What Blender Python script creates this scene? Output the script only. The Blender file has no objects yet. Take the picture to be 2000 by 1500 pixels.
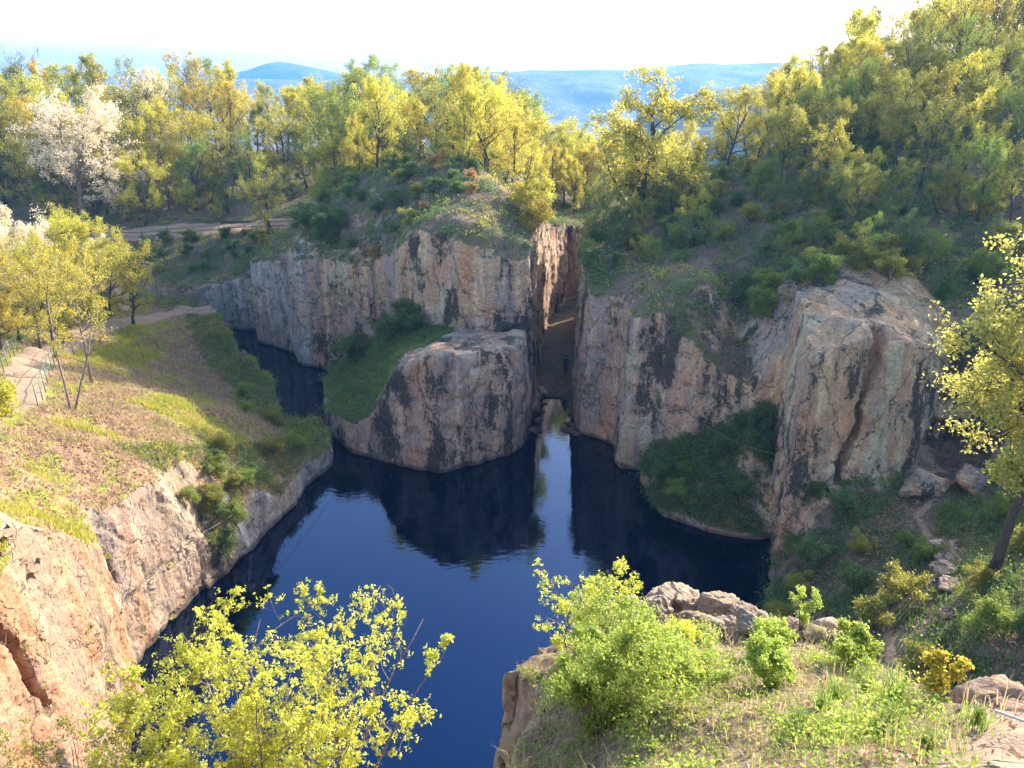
import bpy, math, random
import numpy as np

SC = bpy.context.scene
COL = SC.collection
R = math.radians
rng = np.random.default_rng(7)
random.seed(7)
CAM_H, PITCH, FPX = 25.0, R(21.7), 1483.0
SUN_EL, SUN_AZ = 26.5, 47.0          # azimuth measured from straight ahead (+Y) towards the right (+X)

# ------------------------------------------------------------------ small helpers
def at(u, v, Y):
    """point seen at photo pixel (u, v) at forward distance Y"""
    a = (u - 1000) / FPX; b = (750 - v) / FPX
    f = math.cos(PITCH) + b * math.sin(PITCH); w = -math.sin(PITCH) + b * math.cos(PITCH)
    t = Y / f
    return np.array([a * t, Y, CAM_H + w * t])
def on(u, v, z):
    a = (u - 1000) / FPX; b = (750 - v) / FPX
    f = math.cos(PITCH) + b * math.sin(PITCH); w = -math.sin(PITCH) + b * math.cos(PITCH)
    t = (z - CAM_H) / w
    return np.array([a * t, f * t, z])
def sstep(a, b, x):
    t = np.clip((x - a) / (b - a), 0, 1); return t * t * (3 - 2 * t)

def tag(o, label=None, cat=None, group=None, kind=None):
    if label: o['label'] = label
    if cat: o['category'] = cat
    if group: o['group'] = group
    if kind: o['kind'] = kind
    return o
def mesh_data(name, V, F, mats=(), smooth=True, attrs=None):
    """V (n,3); F list of index arrays (m,3) or (m,4)"""
    me = bpy.data.meshes.new(name)
    V = np.asarray(V, np.float32)
    if not isinstance(F, (list, tuple)): F = [F]
    F = [np.asarray(f, np.int32) for f in F if len(f)]
    me.vertices.add(len(V)); me.vertices.foreach_set('co', V.ravel())
    if F:
        loops = np.concatenate([f.ravel() for f in F])
        tot = np.concatenate([np.full(len(f), f.shape[1], np.int32) for f in F])
        start = np.concatenate([[0], np.cumsum(tot)[:-1]]).astype(np.int32)
        me.loops.add(len(loops)); me.loops.foreach_set('vertex_index', loops)
        me.polygons.add(len(tot)); me.polygons.foreach_set('loop_start', start)
        me.polygons.foreach_set('loop_total', tot)
        me.polygons.foreach_set('use_smooth', np.full(len(tot), smooth))
    me.update(calc_edges=True)
    for k, arr in (attrs or {}).items():
        a = me.attributes.new(k, 'FLOAT', 'POINT'); a.data.foreach_set('value', np.asarray(arr, np.float32))
    for m in mats: me.materials.append(m)
    return me
def link(name, me, parent=None, loc=None):
    o = bpy.data.objects.new(name, me); COL.objects.link(o)
    if parent: o.parent = parent
    if loc is not None: o.location = loc
    return o
def mesh_obj(name, V, F, mat, parent=None, smooth=True, attrs=None, loc=None):
    V = np.asarray(V, float)
    if loc is not None: V = V - np.asarray(loc)
    return link(name, mesh_data(name, V, F, [mat], smooth, attrs), parent, loc)

class MB:
    def __init__(s): s.v = []; s.q = []; s.t = []; s.n = 0
    def add(s, V, Q=None, T=None):
        V = np.asarray(V, float)
        if Q is not None and len(Q): s.q.append(np.asarray(Q) + s.n)
        if T is not None and len(T): s.t.append(np.asarray(T) + s.n)
        s.v.append(V); s.n += len(V)
    def arrays(s):
        F = []
        if s.q: F.append(np.concatenate(s.q))
        if s.t: F.append(np.concatenate(s.t))
        return (np.concatenate(s.v) if s.v else np.zeros((0, 3))), F
    def tube(s, P, rad, sides=5, cap=True):
        P = np.asarray(P, float); n = len(P)
        rad = np.broadcast_to(np.asarray(rad, float), (n,))
        T = np.gradient(P, axis=0); T /= np.linalg.norm(T, axis=1)[:, None] + 1e-9
        ref = np.array([0.31, 0.17, 0.93]) if abs(T[0] @ np.array([0.31, 0.17, 0.93])) < 0.9 else np.array([1., 0, 0])
        A = np.cross(T, ref); A /= np.linalg.norm(A, axis=1)[:, None] + 1e-9
        B = np.cross(T, A)
        th = np.arange(sides) * 2 * math.pi / sides
        V = P[:, None] + rad[:, None, None] * (np.cos(th)[None, :, None] * A[:, None] + np.sin(th)[None, :, None] * B[:, None])
        i = np.arange(n - 1)[:, None] * sides; j = np.arange(sides)[None]; k = (j + 1) % sides
        Q = np.stack([i + j, i + k, i + sides + k, i + sides + j], -1).reshape(-1, 4)
        V = V.reshape(-1, 3); Tt = None
        if cap:
            V = np.concatenate([V, P[-1:], P[:1]]); a = (n - 1) * sides; jj = np.arange(sides); kk = (jj + 1) % sides
            Tt = np.concatenate([np.stack([a + jj, a + kk, np.full(sides, n * sides)], -1),
                                 np.stack([kk, jj, np.full(sides, n * sides + 1)], -1)])
        s.add(V, Q, Tt)
    def build(s, name, mat, parent=None, smooth=True, loc=None):
        V, F = s.arrays(); return mesh_obj(name, V, F, mat, parent, smooth, None, loc)

# ------------------------------------------------------------------ noise (numpy)
_perm = rng.permutation(256).astype(np.int32); _perm = np.concatenate([_perm, _perm, _perm])
_val = rng.random(256).astype(np.float32) * 2 - 1
def vnoise(x, y, z):
    x = np.asarray(x, np.float32); y = np.asarray(y, np.float32); z = np.asarray(z, np.float32)
    xi = np.floor(x).astype(np.int32); yi = np.floor(y).astype(np.int32); zi = np.floor(z).astype(np.int32)
    fx = x - xi; fy = y - yi; fz = z - zi
    fx = fx * fx * (3 - 2 * fx); fy = fy * fy * (3 - 2 * fy); fz = fz * fz * (3 - 2 * fz)
    xi &= 255; yi &= 255; zi &= 255
    def h(a, b, c): return _val[_perm[_perm[_perm[a] + b] + c] & 255]
    x1 = (xi + 1) & 255; y1 = (yi + 1) & 255; z1 = (zi + 1) & 255
    a = h(xi, yi, zi) * (1 - fx) + h(x1, yi, zi) * fx
    b = h(xi, y1, zi) * (1 - fx) + h(x1, y1, zi) * fx
    c = h(xi, yi, z1) * (1 - fx) + h(x1, yi, z1) * fx
    d = h(xi, y1, z1) * (1 - fx) + h(x1, y1, z1) * fx
    return (a * (1 - fy) + b * fy) * (1 - fz) + (c * (1 - fy) + d * fy) * fz
def fbm(x, y, z, o=4, g=0.5):
    s = 0; a = 1.0; f = 1.0
    for k in range(o):
        s = s + a * vnoise(x * f + 13.7 * k, y * f + 7.1 * k, z * f + 3.3 * k); a *= g; f *= 2.03
    return s

def rbf(pts):
    P = np.array(pts, float); X = P[:, :2]; n = len(P)
    r = np.linalg.norm(X[:, None] - X[None], axis=2)
    A = np.zeros((n + 3, n + 3)); A[:n, :n] = r; A[:n, n] = 1; A[:n, n + 1:] = X; A[n, :n] = 1; A[n + 1:, :n] = X.T
    c = np.linalg.solve(A, np.concatenate([P[:, 2], [0, 0, 0]]))
    lo, hi = P[:, 2].min() - 1.0, P[:, 2].max() + 1.0
    def f(x, y):
        x = np.asarray(x, float); y = np.asarray(y, float)
        s = c[n] + c[n + 1] * x + c[n + 2] * y
        for i in range(n): s = s + c[i] * np.hypot(x - X[i, 0], y - X[i, 1])
        return np.clip(s, lo, hi)
    return f
def poly_sdf(x, y, poly):
    P = np.array(poly, float); d = np.full(np.shape(x), 1e9); s = np.ones(np.shape(x))
    n = len(P)
    for i in range(n):
        a = P[i]; b = P[i - 1]; e = b - a
        wx = x - a[0]; wy = y - a[1]
        t = np.clip((wx * e[0] + wy * e[1]) / (e @ e), 0, 1)
        d = np.minimum(d, (wx - e[0] * t) ** 2 + (wy - e[1] * t) ** 2)
        c1 = y >= a[1]; c2 = y < b[1]; c3 = e[0] * wy > e[1] * wx
        s = np.where((c1 & c2 & c3) | (~c1 & ~c2 & ~c3), -s, s)
    return s * np.sqrt(d)
def seg_dist(x, y, line):
    d = np.full(np.shape(x), 1e9)
    for (ax, ay), (bx, by) in zip(line[:-1], line[1:]):
        ex, ey = bx - ax, by - ay
        t = np.clip(((x - ax) * ex + (y - ay) * ey) / (ex * ex + ey * ey), 0, 1)
        d = np.minimum(d, np.hypot(x - ax - ex * t, y - ay - ey * t))
    return d

def surface_nets(f, o, h):
    s = f < 0
    c = np.zeros(np.array(f.shape) - 1, np.uint8)
    for i in (0, 1):
        for j in (0, 1):
            for k in (0, 1):
                c += s[i:f.shape[0] - 1 + i, j:f.shape[1] - 1 + j, k:f.shape[2] - 1 + k]
    I = np.nonzero((c > 0) & (c < 8)); n = len(I[0])
    gid = np.full(c.shape, -1, np.int32); gid[I] = np.arange(n, dtype=np.int32)
    cr = [(i, j, k) for i in (0, 1) for j in (0, 1) for k in (0, 1)]
    val = {q: f[I[0] + q[0], I[1] + q[1], I[2] + q[2]] for q in cr}
    acc = np.zeros((n, 3)); cnt = np.zeros(n)
    for a in cr:
        for ax in range(3):
            if a[ax] == 0:
                b = list(a); b[ax] = 1; b = tuple(b)
                va, vb = val[a], val[b]; m = (va < 0) != (vb < 0)
                t = np.where(m, va / np.where(m, va - vb, 1), 0)
                p = np.array(a, float)[None].repeat(n, 0); p[:, ax] = t
                acc += p * m[:, None]; cnt += m
    V = (np.stack(I, 1) + acc / cnt[:, None]) * h + np.array(o)
    Q = []
    for ax in range(3):
        s0 = np.take(s, range(0, s.shape[ax] - 1), ax); s1 = np.take(s, range(1, s.shape[ax]), ax)
        E = np.nonzero(s0 != s1); E = [e.copy() for e in E]
        a1, a2 = [(1, 2), (2, 0), (0, 1)][ax]
        ok = (E[a1] > 0) & (E[a2] > 0) & (E[a1] < s.shape[a1] - 1) & (E[a2] < s.shape[a2] - 1)
        E = [e[ok] for e in E]
        def cell(d1, d2):
            e = [x.copy() for x in E]; e[a1] -= d1; e[a2] -= d2; return gid[e[0], e[1], e[2]]
        q = np.stack([cell(1, 1), cell(0, 1), cell(0, 0), cell(1, 0)], 1)
        fl = ~s[E[0], E[1], E[2]]
        q[fl] = q[fl][:, ::-1]
        Q.append(q)
    return V, np.concatenate(Q)

# ------------------------------------------------------------------ node materials
class NT:
    def __init__(s, name):
        s.m = bpy.data.materials.new(name); s.m.use_nodes = True; s.t = s.m.node_tree; s.t.nodes.clear()
        s.out = s.t.nodes.new('ShaderNodeOutputMaterial')
    def n(s, kind, props=None, **inp):
        nd = s.t.nodes.new('ShaderNode' + kind)
        for k, v in (props or {}).items(): setattr(nd, k, v)
        for k, v in inp.items():
            key = int(k[1:]) if k[0] == 'i' and k[1:].isdigit() else k.replace('_', ' ')
            s.set(nd.inputs[key], v)
        return nd
    def set(s, sock, v):
        if isinstance(v, bpy.types.NodeSocket): s.t.links.new(v, sock)
        elif isinstance(v, bpy.types.Node): s.t.links.new(v.outputs[0], sock)
        else:
            if sock.type == 'RGBA' and len(v) == 3: v = (*v, 1)
            sock.default_value = v
    def math(s, op, a, b=0.0, c=0.0, clamp=False):
        nd = s.n('Math', dict(operation=op, use_clamp=clamp)); s.set(nd.inputs[0], a); s.set(nd.inputs[1], b)
        s.set(nd.inputs[2], c); return nd.outputs[0]
    def mix(s, fac, a, b, mode='MIX'):
        nd = s.n('Mix', dict(data_type='RGBA', blend_type=mode)); s.set(nd.inputs[0], fac); s.set(nd.inputs[6], a); s.set(nd.inputs[7], b)
        return nd.outputs[2]
    def mapr(s, v, a, b, c=0.0, d=1.0, smooth=True):
        nd = s.n('MapRange', dict(interpolation_type='SMOOTHSTEP' if smooth else 'LINEAR'))
        for i, x in enumerate((v, a, b, c, d)): s.set(nd.inputs[i], x)
        return nd.outputs[0]
    def noise(s, vec, scale, detail=4, rough=0.55, out=0):
        nd = s.n('TexNoise', None, Vector=vec, Scale=scale, Detail=detail, Roughness=rough); return nd.outputs[out]
    def pos(s, sc=(1, 1, 1)):
        g = s.n('NewGeometry').outputs['Position']
        if sc == (1, 1, 1): return g
        return s.n('Mapping', None, Vector=g, Scale=sc).outputs[0]
    def attr(s, name): return s.n('Attribute', dict(attribute_name=name)).outputs['Fac']
    def done(s, sh): s.set(s.out.inputs[0], sh); return s.m

def rock_material(name, tan=(0.55, 0.37, 0.225), pink=(0.53, 0.30, 0.19), grey=(0.38, 0.32, 0.275), lichen=0.52, ground=True,
                  soil=(0.13, 0.085, 0.05), dry=(0.30, 0.20, 0.11), grass=(0.13, 0.16, 0.035), gcover=0.5, pits=1.0, bump=1.0, joints=1.0):
    N = NT(name); p = N.pos()
    big = N.noise(p, 0.16, 5, 0.6); mid = N.noise(p, 0.7, 6, 0.65); fine = N.noise(p, 5.0, 6, 0.7)
    streak = N.noise(N.pos((1, 1, 0.07)), 1.3, 6, 0.65); bed = N.noise(N.pos((0.12, 0.12, 1)), 1.1, 4, 0.6)
    c = N.mix(N.mapr(big, 0.38, 0.62), tan, pink)
    c = N.mix(N.mapr(mid, 0.44, 0.66, 0, 0.55), c, grey)
    c = N.mix(N.mapr(streak, 0.52, 0.62, 0, 0.85), c, tuple(min(.8, x * 1.4) for x in tan))
    c = N.mix(N.mapr(streak, 0.47, 0.33, 0, 0.8), c, tuple(x * 0.5 for x in grey))
    c = N.mix(N.mapr(bed, 0.56, 0.66, 0, 0.35), c, (0.42, 0.24, 0.14))
    pat = N.noise(N.pos((1, 1, 0.22)), 0.38, 4, 0.55, 1); ps = N.n('SeparateColor', None, Color=pat)
    c = N.mix(N.mapr(ps.outputs[0], 0.53, 0.62, 0, 0.7), c, (tan[0] * 1.05, tan[1] * .80, tan[2] * .60))
    c = N.mix(N.mapr(ps.outputs[1], 0.53, 0.62, 0, 0.6), c, (0.29, 0.25, 0.235))
    c = N.mix(N.mapr(ps.outputs[2], 0.57, 0.64, 0, 0.6), c, tuple(min(.6, x * 1.3 + .05) for x in tan))
    wv = N.n('VectorMath', dict(operation='MULTIPLY_ADD'), i0=N.noise(p, 0.8, 4, 0.6, 1), i1=(1.6, 1.6, 1.6), i2=N.pos((1, 1, 0.55)))
    ck = N.n('TexVoronoi', dict(feature='DISTANCE_TO_EDGE'), Vector=wv, Scale=0.28).outputs['Distance']
    ck2 = N.n('TexVoronoi', dict(feature='DISTANCE_TO_EDGE'), Vector=wv, Scale=0.9).outputs['Distance']
    crk = N.math('MINIMUM', N.mapr(ck, 0.0, 0.018 if joints else 0.010), 1.0 if not joints else N.mapr(N.math('ADD', ck2, N.mapr(mid, 0.38, 0.5, 0.0, 0.06)), 0.0, 0.03))
    c = N.mix(crk, N.mix(0.55, c, (0.02, 0.016, 0.012)), c)
    lm = N.math('ADD', N.noise(N.pos((1, 1, 0.35)), 0.42, 8, 0.7), N.math('MULTIPLY', N.math('SUBTRACT', fine, 0.5), 0.35))
    c = N.mix(N.mapr(lm, lichen, lichen + 0.05, 0, 0.92), c, (0.030, 0.030, 0.024))
    wl = N.noise(p, 1.7, 8, 0.75)
    c = N.mix(N.mapr(wl, 0.60, 0.68, 0, 0.6), c, (0.46, 0.42, 0.37))
    c = N.mix(N.mapr(fine, 0.3, 0.7), N.mix(0.5, c, (0.02, 0.015, 0.012), 'MIX'), c)
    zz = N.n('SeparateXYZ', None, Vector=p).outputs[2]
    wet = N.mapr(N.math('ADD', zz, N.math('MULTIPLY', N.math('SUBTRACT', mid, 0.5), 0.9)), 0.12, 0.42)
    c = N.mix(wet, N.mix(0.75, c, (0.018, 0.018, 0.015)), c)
    vor = N.n('TexVoronoi', None, Vector=p, Scale=4.5).outputs['Distance']
    h = N.math('ADD', N.math('MULTIPLY', N.noise(p, 1.1, 9, 0.68), 0.9), N.math('MULTIPLY', fine, 0.28))
    h = N.math('ADD', h, N.math('MULTIPLY', N.math('MINIMUM', vor, 0.32), 0.35 * pits))
    h = N.math('ADD', h, N.math('MULTIPLY', streak, 0.35)); h = N.math('ADD', h, N.math('MULTIPLY', crk, 0.35))
    if ground:
        nz = N.n('SeparateXYZ', None, Vector=N.n('NewGeometry').outputs['Normal']).outputs[2]
        gm = N.mapr(N.math('ADD', nz, N.math('MULTIPLY', N.math('SUBTRACT', mid, 0.5), 0.8)), 0.50, 0.72)
        gm = N.math('MULTIPLY', gm, N.math('SUBTRACT', 1.0, N.attr('bare')))
        gn = N.noise(p, 2.2, 6, 0.7); gn2 = N.noise(p, 0.33, 5, 0.6)
        g = N.mix(N.mapr(gn, 0.36, 0.6), soil, dry)
        g = N.mix(N.mapr(N.math('ADD', N.math('MULTIPLY', gn, 0.5), N.math('MULTIPLY', gn2, 0.5)), 0.62 - gcover * 0.3, 0.70 - gcover * 0.3), g, grass)
        g = N.mix(N.mapr(N.noise(p, 14, 4, 0.7), 0.35, 0.65), N.mix(0.6, g, (0.03, 0.02, 0.012)), g)
        c = N.mix(gm, c, g)
        pm = N.attr('path'); dirt = N.mix(fine, (0.25, 0.165, 0.105), (0.34, 0.235, 0.16))
        c = N.mix(N.mapr(N.math('ADD', pm, N.math('MULTIPLY', N.math('SUBTRACT', gn, 0.5), 0.5)), 0.4, 0.6), c, dirt)
    b = N.n('Bump', None, Strength=0.85, Distance=0.22 * bump, Height=h)
    return N.done(N.n('BsdfPrincipled', None, Base_Color=c, Roughness=0.93, Normal=b))

def leaf_material(name, col, col2=None, trans=0.5, var=0.15):
    N = NT(name); col2 = col2 or tuple(x * 0.55 for x in col)
    g = N.n('NewGeometry').outputs['Random Per Island']; o = N.n('ObjectInfo').outputs['Random']
    c = N.mix(N.mapr(g, 0.35, 1.0, 0, 1, False), col, col2)
    hsv = N.n('HueSaturation', None, Color=c, Hue=N.math('ADD', 0.5 - var * 0.06, N.math('MULTIPLY', o, var * 0.12)),
              Saturation=0.92, Value=N.math('ADD', 1 - var, N.math('MULTIPLY', N.math('FRACT', N.math('MULTIPLY', o, 7.31)), 2 * var)))
    d = N.n('BsdfPrincipled', None, Base_Color=hsv, Roughness=0.55); t = N.n('BsdfTranslucent', None, Color=N.mix(1.0, hsv, (1.45, 1.45, 1.3), 'MULTIPLY'))
    return N.done(N.n('MixShader', None, i0=trans, i1=d, i2=t))
def plain_material(name, col, rough=0.7, metal=0.0, noise=0.3, scale=8, bump=0.0):
    N = NT(name); p = N.n('TexCoord').outputs['Object']
    f = N.noise(p, scale, 5, 0.6)
    c = N.mix(N.mapr(f, 0.3, 0.7), tuple(x * (1 - noise) for x in col), tuple(min(1, x * (1 + noise)) for x in col))
    b = N.n('Bump', None, Strength=bump, Distance=0.05, Height=N.noise(p, scale * 2.5, 6, 0.7))
    return N.done(N.n('BsdfPrincipled', None, Base_Color=c, Roughness=rough, Metallic=metal, Normal=b))
def bark_material(name, col):
    N = NT(name); p = N.pos((1, 1, 0.2)); f = N.noise(p, 9, 6, 0.7)
    c = N.mix(N.mapr(f, 0.35, 0.65), tuple(x * 0.45 for x in col), col)
    return N.done(N.n('BsdfPrincipled', None, Base_Color=c, Roughness=0.9, Normal=N.n('Bump', None, Strength=0.7, Distance=0.05, Height=f)))

M = {}
M['cliff'] = rock_material('quarry_rhyolite')
M['block'] = rock_material('promontory_rock', tan=(0.45, 0.32, 0.225), pink=(0.47, 0.27, 0.20), grey=(0.28, 0.26, 0.25), lichen=0.515, gcover=0.7)
M['pale'] = rock_material('pale_pillar_rock', tan=(0.60, 0.40, 0.235), pink=(0.58, 0.33, 0.19), grey=(0.44, 0.36, 0.29), lichen=0.535)
M['greywall'] = rock_material('grey_stained_rock', tan=(0.40, 0.37, 0.34), pink=(0.46, 0.32, 0.22), grey=(0.24, 0.25, 0.28), lichen=0.60)
M['orange'] = rock_material('orange_rock', tan=(0.45, 0.28, 0.165), pink=(0.46, 0.24, 0.155), grey=(0.28, 0.205, 0.155), lichen=0.60, pits=2.5, bump=1.3, joints=0)
M['fluted'] = rock_material('fluted_tuff', tan=(0.38, 0.28, 0.19), pink=(0.40, 0.24, 0.16), grey=(0.24, 0.20, 0.17), lichen=0.58, bump=1.2, joints=0)
M['brown'] = rock_material('brown_rock', tan=(0.26, 0.17, 0.11), pink=(0.24, 0.14, 0.09), grey=(0.16, 0.13, 0.11), lichen=0.60)
M['slope'] = rock_material('grassy_bank', soil=(0.17, 0.10, 0.06), dry=(0.42, 0.25, 0.15), grass=(0.24, 0.25, 0.025), gcover=0.5)
M['hill'] = rock_material('wooded_ground', soil=(0.13, 0.085, 0.06), dry=(0.27, 0.18, 0.12), grass=(0.09, 0.12, 0.03), gcover=0.5)
M['ledge'] = rock_material('foreground_rock', tan=(0.40, 0.30, 0.21), pink=(0.42, 0.28, 0.16), grey=(0.27, 0.24, 0.22), lichen=0.62,
                           soil=(0.14, 0.09, 0.05), dry=(0.33, 0.23, 0.12), grass=(0.17, 0.19, 0.04), gcover=0.4)
M['bark'] = bark_material('dark_bark', (0.10, 0.075, 0.055))
M['bark_pale'] = bark_material('pale_bark', (0.26, 0.20, 0.15))
M['twig'] = bark_material('grey_twig', (0.30, 0.23, 0.18))
M['yellow'] = leaf_material('yellow_spring_leaf', (0.47, 0.42, 0.03), (0.34, 0.32, 0.03), 0.6)
M['gold'] = leaf_material('golden_leaf', (0.50, 0.40, 0.03), (0.38, 0.32, 0.03), 0.6)
M['olive'] = leaf_material('olive_leaf', (0.33, 0.31, 0.035), (0.20, 0.20, 0.03), 0.55)
M['green'] = leaf_material('fresh_green_leaf', (0.24, 0.30, 0.03), (0.13, 0.19, 0.025))
M['dark'] = leaf_material('deep_green_leaf', (0.13, 0.20, 0.04), (0.07, 0.12, 0.03), 0.4)
M['rust'] = leaf_material('rusty_bud_leaf', (0.42, 0.24, 0.07), (0.28, 0.17, 0.06))
M['maple'] = leaf_material('pale_maple_leaf', (0.56, 0.52, 0.10), (0.36, 0.36, 0.06), 0.55, 0.06)
M['blossom'] = leaf_material('white_blossom', (0.82, 0.68, 0.54), (0.50, 0.44, 0.20), 0.35, 0.08)
M['lime'] = leaf_material('lime_leaf', (0.55, 0.55, 0.045), (0.40, 0.43, 0.045), 0.55, 0.08)
M['ledgeleaf'] = leaf_material('bright_green_leaf', (0.26, 0.36, 0.04), (0.42, 0.44, 0.06), 0.5, 0.1)
M['tuft'] = leaf_material('tuft_grass_blade', (0.17, 0.27, 0.03), (0.30, 0.32, 0.05), 0.4, 0.1)
M['grass'] = leaf_material('fresh_grass_blade', (0.36, 0.37, 0.03), (0.42, 0.31, 0.06), 0.45, 0.05)
M['litter'] = leaf_material('dead_leaf', (0.42, 0.23, 0.13), (0.20, 0.10, 0.06), 0.15, 0.05)
M['drygrass'] = leaf_material('straw_grass', (0.42, 0.32, 0.16), (0.26, 0.18, 0.08), 0.4, 0.05)
M['darkstraw'] = leaf_material('dull_straw_grass', (0.20, 0.14, 0.07), (0.10, 0.085, 0.035), 0.3, 0.05)
M['rail'] = plain_material('green_painted_steel', (0.07, 0.16, 0.10), 0.45, 0.0, 0.2, 12)
M['darkrail'] = plain_material('dark_fence_steel', (0.035, 0.045, 0.04), 0.5, 0.2, 0.2, 12)
M['steel'] = plain_material('galvanised_steel', (0.50, 0.49, 0.46), 0.55, 0.2, 0.2, 20)
M['cable'] = plain_material('weathered_cable', (0.20, 0.19, 0.17), 0.6, 0.2, 0.2, 20)

# ------------------------------------------------------------------ the quarry as one solid, then split
H_land = rbf([(-30,81,6),(-27,79.5,7.4),(-26,75.5,8.5),(-22,72,9.5),(-19,69,12),(-15,68,12.4),(-12.3,65,10.4),(-9.8,61.4,11.8),(-7.3,59.4,14.3),(-4,58,15.0),(0,57.3,14.3),(1.8,58.2,13.4),(2.2,63,13.4),
    (-7.2,72,18.2),(-3.3,71,18.0),(-0.5,66,16.2),(-14,74,17.0),(-11,68.5,14.6),(-25,91,9.3),(-30,93,8.8),(-40,92.5,8.4),(-48,92,8.0),(-56,92,8.0),
    (-38,86,6.4),(-45,83,4.6),(-36,82,5.0),(3.2,75,12.4),(4.0,80,11.5),(9,88,9.5),(14,97,9),(-2,85,14),(-15,90,13),(-8,95,15),(-60,110,11),(-20,110,13),(-90,110,12),
    (0,108,13),(10,100,10),(-60,130,16.5),(-20,130,15.5),(-95,130,17),(0,126,11),(15,120,5),(40,130,8),
    # left bank
    (-26.5,37.5,9),(-33.4,49.7,7.5),(-36.3,60.5,5.5),(-33,74,3.9),(-28.6,71.2,3.7),(-30,75.5,3.7),(-32,65,4.0),(-25.6,65.5,1.6),(-27.8,70.4,3.7),(-26.8,68.4,3.3),(-21.4,43.5,6.2),(-20.5,36.6,7.7),
    (-23.9,37.2,9),(-19,46.9,4.5),(-16,46.9,2.6),(-20.7,54.2,2.4),(-21.6,60.5,1.0),(-19.2,56,1.0),(-17.6,52.6,1.1),(-14.6,53,1.9),(-13.6,50.2,1.5),(-13,47.2,1.2),
    (-13.9,43.7,1.5),(-14.6,40.6,1.8),(-15.7,39,4.2),(-16.1,34.4,2.2),(-15.6,36.2,2.6),(-16.6,36.9,4.8),(-17.4,35.6,6.7),(-18,38.6,6.4),(-17.4,33.0,7.4),(-17.3,31.5,7.6),(-17.4,28,7.7),(-15.8,25,7.9),(-14.6,21,11.2),(-14,17.5,13.7),(-13.6,13,16),
    (-20.4,26.9,11),(-16.2,20.3,12.7),(-24,22,14),(-45,40,12),(-50,60,8.5),(-47,74,5.5),(-40,25,15),(-60,90,9),
    # right side
    (5.3,55,11.7),(7.8,51.6,11.4),(10,49.8,13.0),(12.5,47.6,13.1),(14.4,44.2,7.9),(15.6,50,10.9),(14.6,46.5,9.3),(16.6,46,13.6),(20,45.5,15.0),(23.5,44.5,13.8),(26,42.2,11.8),(29,41,10.8),(33,39,11),
    (6.5,66,11.5),(8,76,12.0),(14,80.5,12),(12.4,62,14.5),(14,72,17.4),(22,55,16.7),(28,65,19.6),(38,75,23.0),(38,60,22.6),(30,50,16.0),(45,50,22),(45,38,14),(20,85,15),(35,100,18),(55,80,26),(16,95,9),(60,110,22)])
H_block = rbf([(-15.6,58.5,2.0),(-13.7,52.8,2.2),(-11.4,49.9,2.5),(-9.6,48.4,3.2),(-8.0,47.8,6.6),(-7.6,49.5,7.6),(-5,46.9,8.1),(-2.3,48.0,8.1),(0,49.3,8.0),(1.6,52,7.9),(2,57,7.4),
    (-4.7,55,7.2),(-4.5,50,7.9),(-8,57.5,6.6),(-9,53,5.0),(-12.9,60,3.5),(-11.6,53,2.8),(-15.5,64,1.4),(-9,61,7.0),(-12,63,4.0)])
H_talus = rbf([(8.8,44.6,1.2),(8.8,43.5,0.2),(9.2,40.6,0.0),(11.6,38.8,0.0),(14.8,38.3,0.4),(10.5,43.8,3.0),(12.4,42.6,4.2),(14.6,41.2,5.4),(12.6,40.3,2.2),
    (15.2,36.3,0.3),(14.2,35.3,0.0),(12.4,31.3,0.0),(11.5,25,0.2),(9,16,0.6),(19.4,35.1,3.6),(16.1,33.6,1.5),(16.2,36.6,3.2),(17.6,36.6,4.0),(22.9,37.8,4.5),(19.9,29.3,4.5),(15.2,24.1,4.0),(21.7,27.1,6.2),
    (17.4,21.8,6.4),(13.4,29.5,1.3),(25.5,39,4.6),(28.5,38.5,5.0),(33,37,7),(26,33,5.0),(35,28,10),(28,22,10.5),(20,14,10),(45,34,13),(45,15,16)])
LC = [(-62,82.5),(-46,82),(-36.5,80.2),(-31.9,79.5),(-27.4,78.4),(-26.3,74.6),(-22.1,71.1),(-19.9,67.7),(-16.5,66.4),(-12,64.5),(-8.5,59.6),(-6.6,57.4),(-4,56.0),(-1,55.2),(0.8,55.4),(1.6,56.2),(2.0,60),(2.6,67),(3.6,74),(4.2,78.5),(6.2,82.5),(11,86),(20,90),(26,97),(26,140),(-62,140)]
LL = [(-70,80),(-40,78),(-34,77),(-30,74.2),(-28.2,71.6),(-27.6,70.2),(-24.6,65.4),(-20.6,60.8),(-18.6,55.6),(-17.2,52.4),(-14.3,52.4),(-13.3,50.5),(-12.6,47.3),(-13.5,43.7),(-14.2,40.6),(-15,36.6),(-16.2,33.9),(-17.0,32.1),(-17.3,27.7),(-15.4,25.4),(-15.2,23.3),(-14.2,19),(-13.4,12),(-13.2,5),(-70,5)]
LR = [(34,97),(24,88),(13,82.5),(8.2,79),(6.6,75.5),(5.8,67),(5.2,60),(4.9,56),(5.1,52.7),(7.6,50.7),(7.4,47.9),(7.7,46.9),(9,46.5),(10.5,44.7),(12.5,43.4),(14.6,42),(17,42),(22,41.5),(23,40.6),(25.5,41),(28.5,39.3),(32,37),(46,34),(70,34),(70,140),(34,140)]
BL = [(-15.7,58.7),(-14,52.3),(-11.5,49.3),(-8.8,47.7),(-5,46.3),(-2.3,47.7),(0,48.9),(1.4,51.4),(1.7,56.1),(2.0,60),(-8,66),(-16.2,67)]
PI_ = [(15.3,42.5),(15.0,38.6),(14.9,36.6),(15.6,36.5),(17.6,36.9),(19.2,37.4),(20.5,37.3),(22.9,38.1),(24.6,39.2),(24.8,42),(23,46),(16.5,46)]
T1 = [(8.6,45),(8.8,43.7),(9.2,40.6),(11.6,38.8),(14.9,38.0),(15.8,40),(15.4,43.5),(10,48)]
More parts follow.
